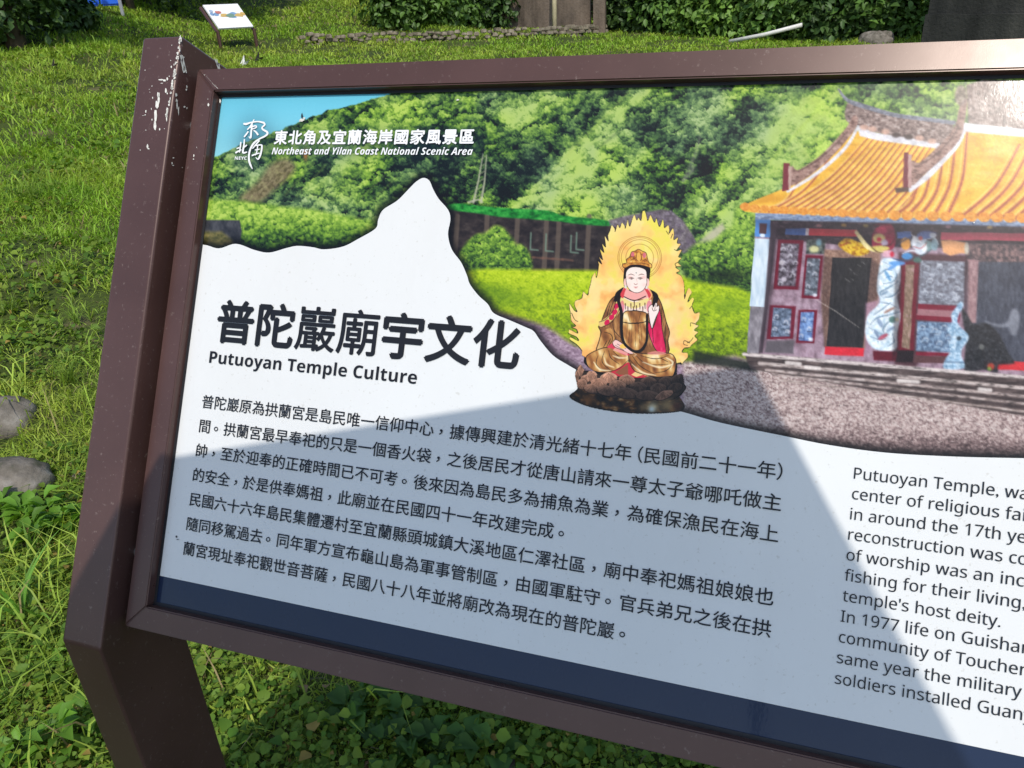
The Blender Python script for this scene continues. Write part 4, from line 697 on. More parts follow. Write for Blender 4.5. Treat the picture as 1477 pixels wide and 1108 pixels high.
for cx, cy, rx, ry, mi_ in [(437,168,1.4,4,2),(436.5,174,3.6,2.4,1),(440,171.5,2,1.4,1),(434,176,1.6,1,1),(319,147,1.5,3,1),(1404,322,1,1,1),(1211,585,.8,.8,2),(256,774,1.2,2,2),(258,778,2,.8,2),(303,711,.6,1.6,2),(917,630,.8,.8,2),(661,145,2.4,1.4,1)]: splat(bm, pf, blob_pts(cx, cy, rx, ry), mi_)  # white speck at the upper right paints in the edge of a glare
panel = child('panel', bm, [PAPER, DROP, BLACKG], sign)
K_ALB = .75                                  # photograph tone of the white paper to its albedo
def print_grid(name, u0, u1, v0, v1, step, n, painter, aa, keep=None):
    us = np.arange(u0, u1+1e-6, step); vs = np.arange(v1, v0-1e-6, -step); U, V = np.meshgrid(us, vs); X, Y = uv_to_px(U, V)
    C = Canvas(X, Y, aa); painter(C); c = np.clip(lin(C.c)*K_ALB, .004, .85)
    R_, Q = U.shape; I = np.arange(R_*Q).reshape(R_, Q); F = np.stack([I[:-1, :-1], I[1:, :-1], I[1:, 1:], I[:-1, 1:]], -1).reshape(-1, 4); W = np.stack([np.array(P3(0, 0, n))[k]+(U if k == 0 else V*[0, math.sin(TILT), math.cos(TILT)][k]) for k in range(3)], -1).reshape(-1, 3); c = c.reshape(-1, 3)
    if keep is not None:
        kf = keep(X, Y).reshape(-1); F = F[kf[F].all(1)]; used = np.zeros(len(W), bool); used[F] = True; mp = np.cumsum(used)-1; F = mp[F]; W = W[used]; c = c[used]
    return np_mesh(name, W, [F], c)
sh_uv = [to_uv(x, y) for x, y in SHAPE]; sh_uv = [(max(-.002, u), v) for u, v in sh_uv if u < WP+.05]
child('landscape_print', print_grid('landscape_print', 0, WP, -.40, 0, .00092, .0003, paint_picture, .9), PRINT, panel)
def shape_mesh(n):
    bm = bmesh.new(); pts = [(u, v) for u, v in sh_uv]; pts[0] = (-.002, pts[0][1])
    # drop points squeezed against the left edge
    out = [pts[0]]
    for p in pts[1:]:
        if p[0] > out[-1][0]+1e-5 or p[0] > .05: out.append(p)
    out[-1] = (WP, out[-1][1]); pts = out+[(WP, -.5662), (-.002, -.5662)]
    es = []; vs = [bm.verts.new(P3(u, v, n)) for u, v in pts]
    for i in range(len(vs)): es.append(bm.edges.new((vs[i], vs[(i+1) % len(vs)])))
    bmesh.ops.triangle_fill(bm, use_beauty=True, use_dissolve=False, edges=es, normal=AXN)
    for f in bm.faces:
        f.normal_update()
        if f.normal.dot(AXN) < 0: f.normal_flip()
    return bm
child('white_field', shape_mesh(.0007), PAPER, panel)
bm = bmesh.new(); bm.faces.new([bm.verts.new(P3(u, v, .0007)) for u, v in ((-.002, -HP-.002), (WP+.002, -HP-.002), (WP+.002, -.5663), (-.002, -.5663))]); child('navy_band', bm, NAVY, panel)
fg = lambda L: [(780+x/3.258, 280+y/3.258) for x, y in L]
def keep_fig(X, Y):
    C = Canvas(X, Y); C.c[:] = 0; P0 = np.array(fg(FLAME)); m = C.sdf(P0, X, Y) > -.5
    m |= C.sdf(smooth([(815+x/6.715, 440+y/6.715) for x, y in [(100,660),(150,580),(185,630),(230,640),(400,660),(700,690),(1050,680),(1135,670),(1155,760),(1175,800),(1130,870),(1112,890),(1155,960),(1150,1010),(1100,1034),(900,1052),(650,1050),(430,1026),(200,976),(44,892),(115,822),(120,780)]], 4, True), X, Y) > -.4
    m |= C.sdf(smooth(fg([(205,770),(232,745),(290,722),(500,740),(610,745),(636,770),(640,840),(610,868),(340,868),(220,810)]), 3, True), X, Y) > -.4
    return m
u0, v1 = to_uv(812, 300); u1, _ = to_uv(1014, 420); _, v0 = to_uv(900, 604)
child('figure_print', print_grid('figure_print', u0-.004, u1+.012, v0-.012, v1+.012, .00042, .0011, paint_figure, .45, keep_fig), PRINT, panel)
# black joint round the sheet: gasket, with the rails' shade line painted in
bm = bmesh.new()
for a in ((0, WP, -.0032, 0), (0, WP, -HP, -HP+.0040), (0, .0036, -HP+.0040, -.0032), (WP-.0036, WP, -HP+.0040, -.0032)):
    bm.faces.new([bm.verts.new(P3(u, v, .0014)) for u, v in ((a[0], a[2]), (a[1], a[2]), (a[1], a[3]), (a[0], a[3]))])
child('seal_shade', bm, BLACKG, panel)
# ---- lettering
def math_sans(s, style):
    up, lo, dg = {'r': (0x1D5A0, 0x1D5BA, 0x1D7E2), 'b': (0x1D5D4, 0x1D5EE, 0x1D7EC), 'bi': (0x1D63C, 0x1D656, 0x1D7EC)}[style]; out = ''
    for c in s: out += chr(up+ord(c)-65) if 'A' <= c <= 'Z' else chr(lo+ord(c)-97) if 'a' <= c <= 'z' else chr(dg+ord(c)-48) if '0' <= c <= '9' else c
    return out
def glyphs(s):                               # flat outline of a string: vertices and faces, size 1
    cu = bpy.data.curves.new('lettering', 'FONT'); cu.body = s; cu.size = 1; cu.resolution_u = 5; o = bpy.data.objects.new('lettering', cu); COL.objects.link(o)
    bpy.context.view_layer.update(); me = bpy.data.meshes.new_from_object(o.evaluated_get(bpy.context.evaluated_depsgraph_get()))
    V = np.array([v.co[:2] for v in me.vertices]).reshape(-1, 2); F = [tuple(p.vertices) for p in me.polygons]
    bpy.data.objects.remove(o); bpy.data.curves.remove(cu); bpy.data.meshes.remove(me); return V, F
def text_line(s, uv, width, height, bold=0.0, skew=0.0, n=.0016, box=None):
    """fits the outlines between uv (left, bottom of ink) and the given ink width and height; box: fit these reference heights instead"""
    V, F = glyphs(s); x0, x1 = V[:, 0].min(), V[:, 0].max(); y0, y1 = (V[:, 1].min(), V[:, 1].max()) if box is None else box
    X = (V[:, 0]-x0)/(x1-x0)*width; Y = (V[:, 1]-y0)/(y1-y0)*height; X = X+skew*Y
    out_v = []; out_f = []; offs = [(0, 0)] if bold <= 0 else [(0, 0)]+[(bold*math.cos(a), bold*math.sin(a)) for a in np.arange(8)*PI/4]
    for k, (dx, dy) in enumerate(offs):
        b = len(out_v); out_v += [P3(uv[0]+x+dx, uv[1]+y+dy, n+k*.00002) for x, y in zip(X, Y)]; out_f += [tuple(i+b for i in f) for f in F]
    return out_v, out_f
def lettering(name, lines, mat):
    V = []; F = []
    for v, f in lines: b = len(V); V += v; F += [tuple(i+b for i in q) for q in f]
    me = bpy.data.meshes.new(name); me.from_pydata(V, [], F); me.update(); return child(name, me, mat, panel)
def line_px(s, x0, y0, x1, y1, h_px, bold=0.0, skew=0.0, box=None):
    """(x0,y0)-(x1,y1): ends of the ink's lower edge in the photograph, h_px ink height there"""
    a = to_uv(x0, y0); b = to_uv(x1, y1); hh = to_uv(x0, y0-h_px); return text_line(s, (a[0], (a[1]+b[1])/2), b[0]-a[0], hh[1]-a[1], bold, skew, box=box)
GB = None
def ink_box(ch):
    V, F = glyphs(ch); return V[:, 1].min(), V[:, 1].max()
kb = ink_box('國')
def cjk_line(s, uvl, uvr, h, bold):
    """characters on an even pitch; half width brackets; centred commas and stops as in Taiwanese setting"""
    adv = [.62 if c in '()' else 1.0 for c in s]; tot = sum(adv)-.06-(.30 if s[-1] in '。)' else 0); pitch = (uvr[0]-uvl[0])/tot; V = []; F = []; x = 0; bold0 = bold; sc = h/(kb[1]-kb[0])
    for c, a in zip(s, adv):
        bold = bold0*(.5 if c in '巖廟' else 1)
        v, f = glyphs('（' if c == '(' else '）' if c == ')' else c)
        if len(v):
            dx = dy = 0
            if c in '，。': dx, dy = .22, .20
            if c == '(': dx = -.36
            if c == ')': dx = -.02
            px = uvl[0]+(x+dx-.03)*pitch+v[:, 0]*min(pitch*1.0, sc*1.04); py = uvl[1]+(v[:, 1]-kb[0]+dy)*sc
            for k, (ox, oy) in enumerate([(0, 0)]+([(bold*math.cos(q), bold*math.sin(q)) for q in np.arange(4)*PI/2] if bold else [])):
                b = len(V); V += [P3(p+ox, q+oy, .0016+k*.00002) for p, q in zip(px, py)]; F += [tuple(i+b for i in t) for t in f]
        x += a
    return V, F
def ph(x, y, h): return to_uv(x, y-h)[1]-to_uv(x, y)[1]
a, b = to_uv(311, 493), to_uv(747, 526)
lettering('title_lettering', [cjk_line('普陀巖廟宇文化', a, (b[0], a[1]), ph(520, 505, 61), .0014)], INK)
mb = ink_box(math_sans('P', 'b')); mr = ink_box(math_sans('P', 'r')); mi = ink_box(math_sans('N', 'bi'))
lettering('subtitle_lettering', [line_px(math_sans('Putuoyan Temple Culture', 'b'), 302.4, 524.4, 601.5, 553, 17, 0, box=mb)], INK)
LN = [('普陀巖原為拱蘭宮是島民唯一信仰中心，據傳興建於清光緒十七年(民國前二十一年)', 293.6, 589, 1128, 686), ('間。拱蘭宮最早奉祀的只是一個香火袋，之後居民才從唐山請來一尊太子爺哪吒做主', 287, 623.4, 1127, 730), ('帥，至於迎奉的正確時間已不可考。後來因為島民多為捕魚為業，為確保漁民在海上', 282.6, 658, 1123, 775),
      ('的安全，於是供奉媽祖，此廟並在民國四十一年改建完成。', 278, 693, 817, 764), ('民國六十六年島民集體遷村至宜蘭縣頭城鎮大溪地區仁澤社區，廟中奉祀媽祖娘娘也', 273.5, 729, 1116, 865), ('隨同移駕過去。同年軍方宣布龜山島為軍事管制區，由國軍駐守。官兵弟兄之後在拱', 268.3, 764.5, 1112, 912), ('蘭宮現址奉祀觀世音菩薩，民國八十八年並將廟改為現在的普陀巖。', 262.8, 799.5, 905, 911)]
for s, x0, y0, x1, y1 in LN: pass
hb = ph(600, 720, 20.5)
vv = np.polyfit(range(7), [to_uv(x0, y0)[1] for s, x0, y0, x1, y1 in LN], 1); um = np.mean([to_uv(x0, y0)[0] for s, x0, y0, x1, y1 in LN])
lettering('chinese_lettering', [cjk_line(s, (um, vv[0]*i+vv[1]), (to_uv(x1, y1)[0], 0), hb, .00012) for i, (s, x0, y0, x1, y1) in enumerate(LN)], INK)
EN = [('Putuoyan Temple, was the', 1230, 690), ('center of religious faith', 1227, 719.5), ('in around the 17th year', 1225, 748.7), ('reconstruction was completed', 1222.8, 777.5), ('of worship was an incense', 1220, 807.4), ('fishing for their living, the', 1217.5, 837.7), ("temple's host deity.", 1215, 866.5), ('In 1977 life on Guishan', 1213, 895.7), ('community of Toucheng', 1210, 926), ('same year the military put', 1207, 956), ('soldiers installed Guanyin', 1204.6, 984.7)]
ue = np.mean([to_uv(x, y)[0] for s, x, y in EN]); ve = np.polyfit(range(11), [to_uv(x, y)[1] for s, x, y in EN], 1)
ref, _ = glyphs(math_sans('reconstruction was', 'r')); em = (to_uv(1450.8, 807.8)[0]-to_uv(1222.8, 777.5)[0])/np.ptp(ref[:, 0])*.975; hc = ph(1230, 690, 16.3)
L = []
for i, (s, x, y) in enumerate(EN):
    m = math_sans(s, 'r'); v, _ = glyphs(m); L.append(text_line(m, (ue, ve[0]*i+ve[1]), np.ptp(v[:, 0])*em, hc, 0, box=mr))
lettering('english_lettering', L, INK)
L = [cjk_line('東北角及宜蘭海岸國家風景區', to_uv(396, 209), to_uv(685, 209.5), ph(540, 209, 19.5), .0005), line_px(math_sans('Northeast and Yilan Coast National Scenic Area', 'bi'), 392.9, 223.2, 682, 224.5, 9.6, 0, box=mi), line_px(math_sans('NEYC', 'b'), 339.8, 230.8, 357, 231.5, 4.6, 0, box=mb)]
def ribbon(P, wd, n):
    P = smooth([(330+x/9.85, 160+y/9.85) for x, y in P], 5); w = np.interp(np.linspace(0, 1, len(P)), np.linspace(0, 1, len(wd)), wd)/9.85*2; V = []; F = []
    for i in range(len(P)):
        t = P[min(i+1, len(P)-1)]-P[max(i-1, 0)]; t = t/max(np.hypot(*t), 1e-6); nn = np.array([-t[1], t[0]])*w[i]/2
        V += [P3(*to_uv(*(P[i]+nn)), n), P3(*to_uv(*(P[i]-nn)), n)]
        if i: F.append((2*i-2, 2*i-1, 2*i+1, 2*i))
    return V, F
for k, (P, wd) in enumerate([([(220,188),(260,195),(330,172),(430,160),(510,178)], [12,16,10,10,14]), ([(505,170),(522,205),(485,245),(500,275),(552,305),(560,335),(520,370),(440,410),(365,470),(315,560),(298,650),(302,720),(322,780),(348,832)], [12,12,10,13,14,14,12,11,14,13,13,14,13,4]),
     ([(372,130),(345,185),(310,240),(275,275)], [7,10,10,8]), ([(290,255),(340,235),(395,220),(400,245),(330,272)], [8,9,9,9,7]), ([(345,200),(332,300),(322,390),(296,372)], [10,12,13,4]), ([(290,300),(262,340),(230,380)], [9,11,9]), ([(365,285),(400,310),(430,352)], [8,12,13]),
     ([(185,450),(178,520),(165,600)], [9,10,8]), ([(108,605),(150,580),(195,560)], [12,11,6]), ([(125,545),(165,530)], [8,9]), ([(236,410),(228,500),(215,600),(275,592)], [9,11,14,8]), ([(272,492),(232,525)], [8,10]),
     ([(450,428),(405,480),(350,545)], [10,10,7]), ([(375,505),(470,492),(484,520),(472,600),(452,660),(428,695),(396,668)], [8,10,12,12,13,10,3]), ([(385,565),(452,553)], [8,8]), ([(340,645),(400,622),(452,608)], [11,9,7]), ([(425,505),(412,590),(392,640)], [8,8,6])]):
    L.append(ribbon(P, wd, .0016+k*.00002))
lettering('logo_lettering', L, WHITEINK)
# ---------------------------------------------------------------- unseen umbrella over the photographer, outline fitted to throw the shade on the board
A2, B2 = (-.012, -.433), (.6288, -.2663)
Lr = .68; C2 = (B2[0]+Lr*.535, B2[1]-Lr*.845); D2 = (A2[0]-Lr*.440, A2[1]-Lr*.898)
G2 = ((C2[0]+D2[0])/2, (C2[1]+D2[1])/2); E2 = (2*G2[0]-B2[0], 2*G2[1]-B2[1]); F2 = (2*G2[0]-A2[0], 2*G2[1]-A2[1])
ZC = ZG+.36
def lift(uv):
    p = P3(*uv, 0); return p+SUN*((ZC-p.z)/SUN.z)
rim = [lift(q) for q in (A2, B2, C2, F2, E2, D2)]
ctr = sum(rim, Vector())/6; base = Vector((ctr.x, ctr.y, tz(ctr.x, ctr.y)))
umb = thing('umbrella', 'pale blue six sided parasol unseen behind the camera, on an added pole, to shade the board', 'umbrella', base)
M = Mat('canopy_cloth', (.20, .27, .36), .8, .1); tr = M.new('ShaderNodeBsdfTranslucent'); tr.inputs[0].default_value = (.74, .87, .98, 1); ms = M.new('ShaderNodeMixShader'); ms.inputs[0].default_value = .9
M.lk(M.b.outputs[0], ms.inputs[1]); M.lk(tr.outputs[0], ms.inputs[2]); M.lk(ms.outputs[0], M.n['Material Output'].inputs[0]); M.bump(M.noise(300, 2), .1, .001); CLOTH = M.m
bm = bmesh.new(); N_ = 6; ring = []
for j in range(N_+1):
    t = j/N_; ring.append([bm.verts.new(ctr+(r-ctr)*t+Vector((0, 0, .22*(1-t**1.8)))) for r in rim])
for j in range(1, N_+1):
    for i in range(6):
        a, b = ring[j-1][i], ring[j-1][(i+1) % 6]; c, d = ring[j][(i+1) % 6], ring[j][i]
        bm.faces.new((a, b, c, d)) if j > 1 else None
top = bm.verts.new(ctr+Vector((0, 0, .225)))
for i in range(6): bm.faces.new((top, ring[1][i], ring[1][(i+1) % 6]))
child('canopy', bm, CLOTH, umb)
def tube(bm, pts, r, seg=8):
    prev = None; pts = [Vector(p) for p in pts]; rs = r if isinstance(r, (list, tuple)) else [r]*len(pts); ref = None
    for i, p in enumerate(pts):
        t = (pts[min(i+1, len(pts)-1)]-pts[max(i-1, 0)]).normalized()
        x = t.orthogonal().normalized() if ref is None else (ref-t*ref.dot(t)).normalized(); ref = x; y = t.cross(x)
        cur = [bm.verts.new(p+(x*math.cos(2*PI*k/seg)+y*math.sin(2*PI*k/seg))*rs[i]) for k in range(seg)]
        if prev:
            for k in range(seg): bm.faces.new((prev[k], prev[(k+1) % seg], cur[(k+1) % seg], cur[k]))
        else: bm.faces.new(cur[::-1])
        prev = cur
    bm.faces.new(prev)
bm = bmesh.new(); tube(bm, [base-Vector((0, 0, .15)), ctr+Vector((0, 0, .27))], .011, 12); child('pole', bm, STEEL, umb, True)  # ground pole added in place of a hand-held shaft
for r in rim:
    bm = bmesh.new(); tube(bm, [ctr+(r-ctr)*t+Vector((0, 0, .22*(1-t**1.8)-.008)) for t in np.linspace(.03, .99, 7)], .003, 6); child('rib', bm, STEEL, umb, True)
# ---------------------------------------------------------------- plants by the board, stones
def plant(name, label, cat, at, leaves, mat, group=None):
    o = thing(name, label, cat, at, group); V, F, c = join(leaves); me = np_mesh('foliage', V, F, c, True); child('foliage', me, mat, o); return o
def rosette(p, n, L, W, tilt, h, col, arch=.9):
    """broad leaves on short stalks round p"""
    th = RNG.random(n)*2*PI; el = tilt*(.35+.65*RNG.random(n)); T = np.stack([np.cos(th)*np.cos(el), np.sin(th)*np.cos(el), np.sin(el)], -1); r = RNG.random(n)**.7
    Pb = np.array(p)+np.stack([np.cos(th)*L*.6*r, np.sin(th)*L*.6*r, h*(1.1-r*.8)*(.5+.5*RNG.random(n))], -1)
    N = unit(np.stack([-np.cos(th)*np.sin(el)+RNG.normal(0, .25, n), -np.sin(th)*np.sin(el)+RNG.normal(0, .25, n), np.cos(el)], -1)); N = unit(N-T*(N*T).sum(-1, keepdims=True))
    Ls = L*(.55+.6*RNG.random(n)); return leaf_polys(Pb, N, T, Ls, Ls*W*(.8+.4*RNG.random(n)), np.array(col)*(.6+.7*RNG.random((n, 1))), .45)
def strap(p, n, L, W, col, lean=.5, seg=9, az=None):
    Vs, Fs, Cs, o = [], [], [], 0
    for i in range(n):
        a = random.random()*2*PI if az is None else az+random.uniform(-.5, .5); l = L*random.uniform(.6, 1.15); le = lean*random.uniform(.3, 1.2); w = W*random.uniform(.7, 1.2); pts = []; q = Vector(p); el = PI/2-le*.4
        for k in range(seg): pts.append(q.copy()); q = q+Vector((math.cos(a)*math.cos(el), math.sin(a)*math.cos(el), math.sin(el)))*(l/seg); el -= le*.22
        sd = Vector((-math.sin(a), math.cos(a), 0)); v = []
        for k, q in enumerate(pts):
            t = k/(seg-1); ww = w*min(1, 1.3*(1-t)+.02)*min(1, .5+2*t)/2; v += [q-sd*ww, q+Vector((0, 0, -.12*w)), q+sd*ww]
        f = [(3*k+j, 3*k+j+1, 3*k+j+4, 3*k+j+3) for k in range(seg-1) for j in (0, 1)]; Vs.append(np.array([list(x) for x in v])); Fs.append(np.array(f)+o); o += len(v); Cs.append(np.tile(np.array(col)*random.uniform(.75, 1.25), (len(v), 1)))
    return np.concatenate(Vs), [np.concatenate(Fs)], np.concatenate(Cs)
PLANT = leafmat('broad_leaf', .34, .5, .28)
gp = lambda x, y: np.array(on_ground(x, y))
lg = (.13, .27, .03); dg = (.05, .13, .02)
plant('leafy_plant', 'low broad leaved plant beside the grey boulder left of the post', 'plant', on_ground(55, 770), [rosette(gp(55+dx, 764+dy), 24, .06, .6, .8, .10, lg) for dx, dy in ((-40,-14),(-10,0),(22,-8),(44,8),(0,24))], PLANT)
plant('leafy_plant', 'bright broad leaved plant in the lower left corner', 'plant', on_ground(105, 1085), [rosette(gp(100+dx, 1082+dy), 11, .065, .55, .8, .09, lg) for dx, dy in ((0,0),(-60,16),(36,-24))], PLANT)
plant('leafy_plant', 'small broad leaved plant close to the foot of the sign post', 'plant', on_ground(95, 985), [rosette(gp(96, 985), 8, .065, .6, .6, .06, (.13, .22, .03)), rosette(gp(70, 960), 6, .05, .6, .5, .04, lg)], PLANT)
plant('strap_leaf_plant', 'tall plant with long strap leaves left of the post', 'plant', on_ground(40, 905), [strap(gp(38, 905), 5, .30, .024, (.15, .32, .045), .6), strap(gp(58, 900), 4, .22, .018, (.17, .32, .045), .8)], PLANT)
plant('strap_leaf_plant', 'single upright pale strap leaf sprout between the broad leaves and the post', 'plant', on_ground(52, 815), [strap(gp(52, 815), 3, .20, .018, (.18, .32, .055), .4)], PLANT)
for i, (x, y, lb) in enumerate([(80,395,'tuft of long grass blades at the mid left edge of the lawn'),(45,295,'tall pale grass tuft highest up the left lawn'),(120,470,'arching grass tuft touching the left side of the post'),(20,455,'bent grass tuft at the left picture edge above the stones'),(110,560,'arching grass tuft beside the post above the boulders')]):
    plant('grass_tuft', lb, 'grass tuft', on_ground(x, y), [strap(gp(x+random.uniform(-14, 14), y+random.uniform(-6, 6)), 9, (.22, .30, .2, .2, .2)[i], .0055, (.15, .24, .03), 1.0) for k in range(4)], PLANT, 'grass tufts on the left lawn')
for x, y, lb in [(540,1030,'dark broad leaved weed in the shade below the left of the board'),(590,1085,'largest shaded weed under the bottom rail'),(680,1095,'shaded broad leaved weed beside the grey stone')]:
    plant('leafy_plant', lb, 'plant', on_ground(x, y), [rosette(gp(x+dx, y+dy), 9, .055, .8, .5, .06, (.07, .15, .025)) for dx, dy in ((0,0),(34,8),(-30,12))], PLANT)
def rock(name, label, at, sx, sy, sz, seed, mat, rot=0.0):
    bm = bmesh.new(); bmesh.ops.create_icosphere(bm, subdivisions=4, radius=1)
    co = np.array([v.co[:] for v in bm.verts]); n = fbm(co[:, 0]*1.3+seed, co[:, 1]*1.3+co[:, 2], 3, seed)+.4*fbm(co[:, 0]*4+seed, co[:, 1]*4+co[:, 2]*3, 3, seed+3)+.14*fbm(co[:, 0]*11+seed, co[:, 1]*11+co[:, 2]*9, 2, seed+5)
    for v, k in zip(bm.verts, n): v.co = v.co*(.62+.5*k); v.co.x *= sx; v.co.y *= sy; v.co.z = max(v.co.z, -.6)*sz
    o = from_bm(name, bm, mat, None, True); o.location = at; o.rotation_euler.z = rot; return tag(o, label, 'rock')
M = Mat('grey_stone', rough=.85, spec=.2); f = M.noise(14, 8); M.color(M.ramp(f, [(.28, (.045, .055, .028)), (.42, (.12, .105, .085)), (.6, (.205, .18, .15)), (.8, (.31, .285, .25))])); M.bump(M.noise(60, 6), .5, .01); STONE = M.m
def rock_at(label, x, y, w, h, d, seed):
    p = on_ground(x, y); return rock('rock', label, p+Vector((0, 0, h*.08)), w, d, h, seed, STONE, .5)
rock_at('largest smooth grey boulder half sunk in weeds left of the post', 22, 712, .125, .10, .12, 3); rock_at('smaller grey boulder behind the largest one at the left edge', 0, 612, .13, .10, .12, 8)
rock_at('flat grey stone in the shade under the board', 722, 1112, .05, .02, .04, 12)
rock_at('small dark pebble by the strap leaf plant', 70, 840, .035, .02, .03, 17); rock_at('whitish pebble near the post below the boulder', 112, 690, .018, .014, .016, 21)
# ---------------------------------------------------------------- things on the far lawn
def box(bm, c, sx, sy, sz, rot=None, bev=0.0):
    r = bmesh.ops.create_cube(bm, size=1, matrix=Matrix.Translation(c) @ (rot or Matrix.Identity(4)) @ Matrix.Diagonal((sx, sy, sz, 1)))
    if bev: bmesh.ops.bevel(bm, geom=list({e for v in r['verts'] for e in v.link_edges}), offset=bev, segments=2, affect='EDGES')
# second, smaller board
pA, pB = on_ground(319, 71), on_ground(371, 68)
pA.z = tz(pA.x, pA.y); pB.z = tz(pB.x, pB.y)
ax = (pB-pA).normalized(); ax.z = 0; ax.normalize(); bk = Vector((-ax.y, ax.x, 0)); wid = (pB-pA).length
s2 = thing('map_board', 'small distant board with a pictorial map on two thin brown legs', 'sign', (pA+pB)/2)
ht = .30
for p in (pA, pB):
    bm = bmesh.new(); lx = Vector((p.x, p.y, (pA.z+pB.z)/2))
    tube(bm, [lx-Vector((0, 0, .3)), lx+Vector((0, 0, ht)), lx+Vector((0, 0, ht))-bk*.03+bk*.06, lx+Vector((0, 0, ht+.40))+bk*.47], .032, 6); child('leg', bm, BROWN, s2)
mid = (pA+pB)/2+Vector((0, 0, 0)); up2 = (Vector((0, 0, .40))+bk*.44); nrm = ax.cross(up2).normalized(); nrm = nrm if nrm.z > 0 else -nrm
q0 = mid+Vector((0, 0, ht+.01))+nrm*.05-ax*wid/2
M = Mat('map_print', (.8, .8, .8), .3); WH = M.m
bm = bmesh.new(); L_ = [[bm.verts.new(q0+ax*a+up2*b+nrm*n) for a, b in ((.02, 0), (wid-.02, 0), (wid-.02, 1), (.02, 1))] for n in (-.03, 0)]
bm.faces.new(L_[0]); bm.faces.new(L_[1][::-1])
for i in range(4): bm.faces.new((L_[0][i], L_[0][(i+1) % 4], L_[1][(i+1) % 4], L_[1][i]))
bmesh.ops.recalc_face_normals(bm, faces=bm.faces[:]); pn2 = child('panel', bm, WH, s2)
MC = [Mat('map_tint', srgb(*c), .4).m for c in ((120,150,184),(196,164,96),(110,140,124),(186,112,100),(160,176,196))]
bm = bmesh.new()
for a, b, ra, rb, m in [(.10,.60,.06,.10,0),(.12,.72,.06,.07,4),(.2,.58,.09,.08,0),(.28,.66,.10,.07,3),(.40,.52,.16,.09,1),(.56,.50,.15,.10,2),(.66,.58,.13,.08,0),(.80,.50,.15,.09,1),(.92,.56,.07,.10,1),(.62,.44,.10,.06,0)]:
    f = bm.faces.new([bm.verts.new(q0+ax*wid*(a+ra*math.cos(t)*random.uniform(.6, 1))+up2*(b+rb*math.sin(t)*random.uniform(.6, 1))+nrm*(.002+.0015*m)) for t in np.linspace(0, 2*PI, 12, endpoint=False)]); f.material_index = m
child('map_picture', bm, MC, pn2)
# scraps on the lawn
def scrap(name, label, cat, x, y, size, col, dark=False):
    p = on_ground(x, y); bm = bmesh.new()
    pts = [(-.5,0,.1),(-.25,.15,.5),(.0,.1,.85),(.1,-.1,.35),(.55,0,.4),(.2,.1,.15),(.0,-.2,.05)]
    for s in (0, .12): 
        vs = [bm.verts.new(p+Vector((a*size, b*size+s*size, c*size+.01))) for a, b, c in pts]; bm.faces.new(vs)
        if s: 
            for i in range(7): bm.faces.new((vs[i], old[i], old[(i+1) % 7], vs[(i+1) % 7]))
        old = vs
    bmesh.ops.triangulate(bm, faces=bm.faces[:]); tag(from_bm(name, bm, simple(label[:12], col, .7, .2, 40)), label, cat)
scrap('paper_scrap', 'crumpled white paper scrap on the lawn just above the board', 'litter', 353, 96, .17, (.78, .77, .74))
scrap('dead_leaf', 'dark curled leaf standing in the grass right of the white scrap', 'leaf', 374, 90, .17, (.02, .017, .012))
scrap('dead_leaf', 'dark curled leaf in the grass on the far left lawn', 'leaf', 79, 99, .12, (.02, .016, .012))
# low dry stone edging
M = Mat('pale_block', rough=.9, spec=.2); M.color(M.ramp(M.noise(9, 6), [(.28, (.09, .075, .05)), (.6, (.30, .255, .19)), (.85, (.52, .47, .38))])); M.bump(M.noise(40, 5), .5, .02); BLOCK = M.m
EP = [on_ground(x, y) for x, y in ((433, 67), (490, 65), (545, 63), (600, 61.5), (655, 59.5), (710, 57), (765, 54.5), (820, 52), (872, 50))]; e0, e1 = EP[0], EP[-1]; bm = bmesh.new(); n = 46
for r in range(3):
    for i in range(n):
        if random.random() < .07: continue
        t = min((i+.5+.5*(r % 2))/n, .995); k_ = t*(len(EP)-1); j_ = min(int(k_), len(EP)-2); p = EP[j_].lerp(EP[j_+1], k_-j_); p.z = tz(p.x, p.y)
        d = EP[j_+1]-EP[j_]; box(bm, p+Vector((0, random.uniform(-.05, .05), random.uniform(-.05, -.005)+.09*r)), d.length*8/n*random.uniform(.72, .9), random.uniform(.16, .24), random.uniform(.05, .08), Matrix.Rotation(math.atan2(d.y, d.x)+random.uniform(-.1, .1), 4, 'Z') @ Matrix.Rotation(random.uniform(-.06, .06), 4, 'Y'), .015)
tag(from_bm('stone_edging', bm, BLOCK), 'low dry laid edging of pale stone blocks across the far lawn', 'wall')
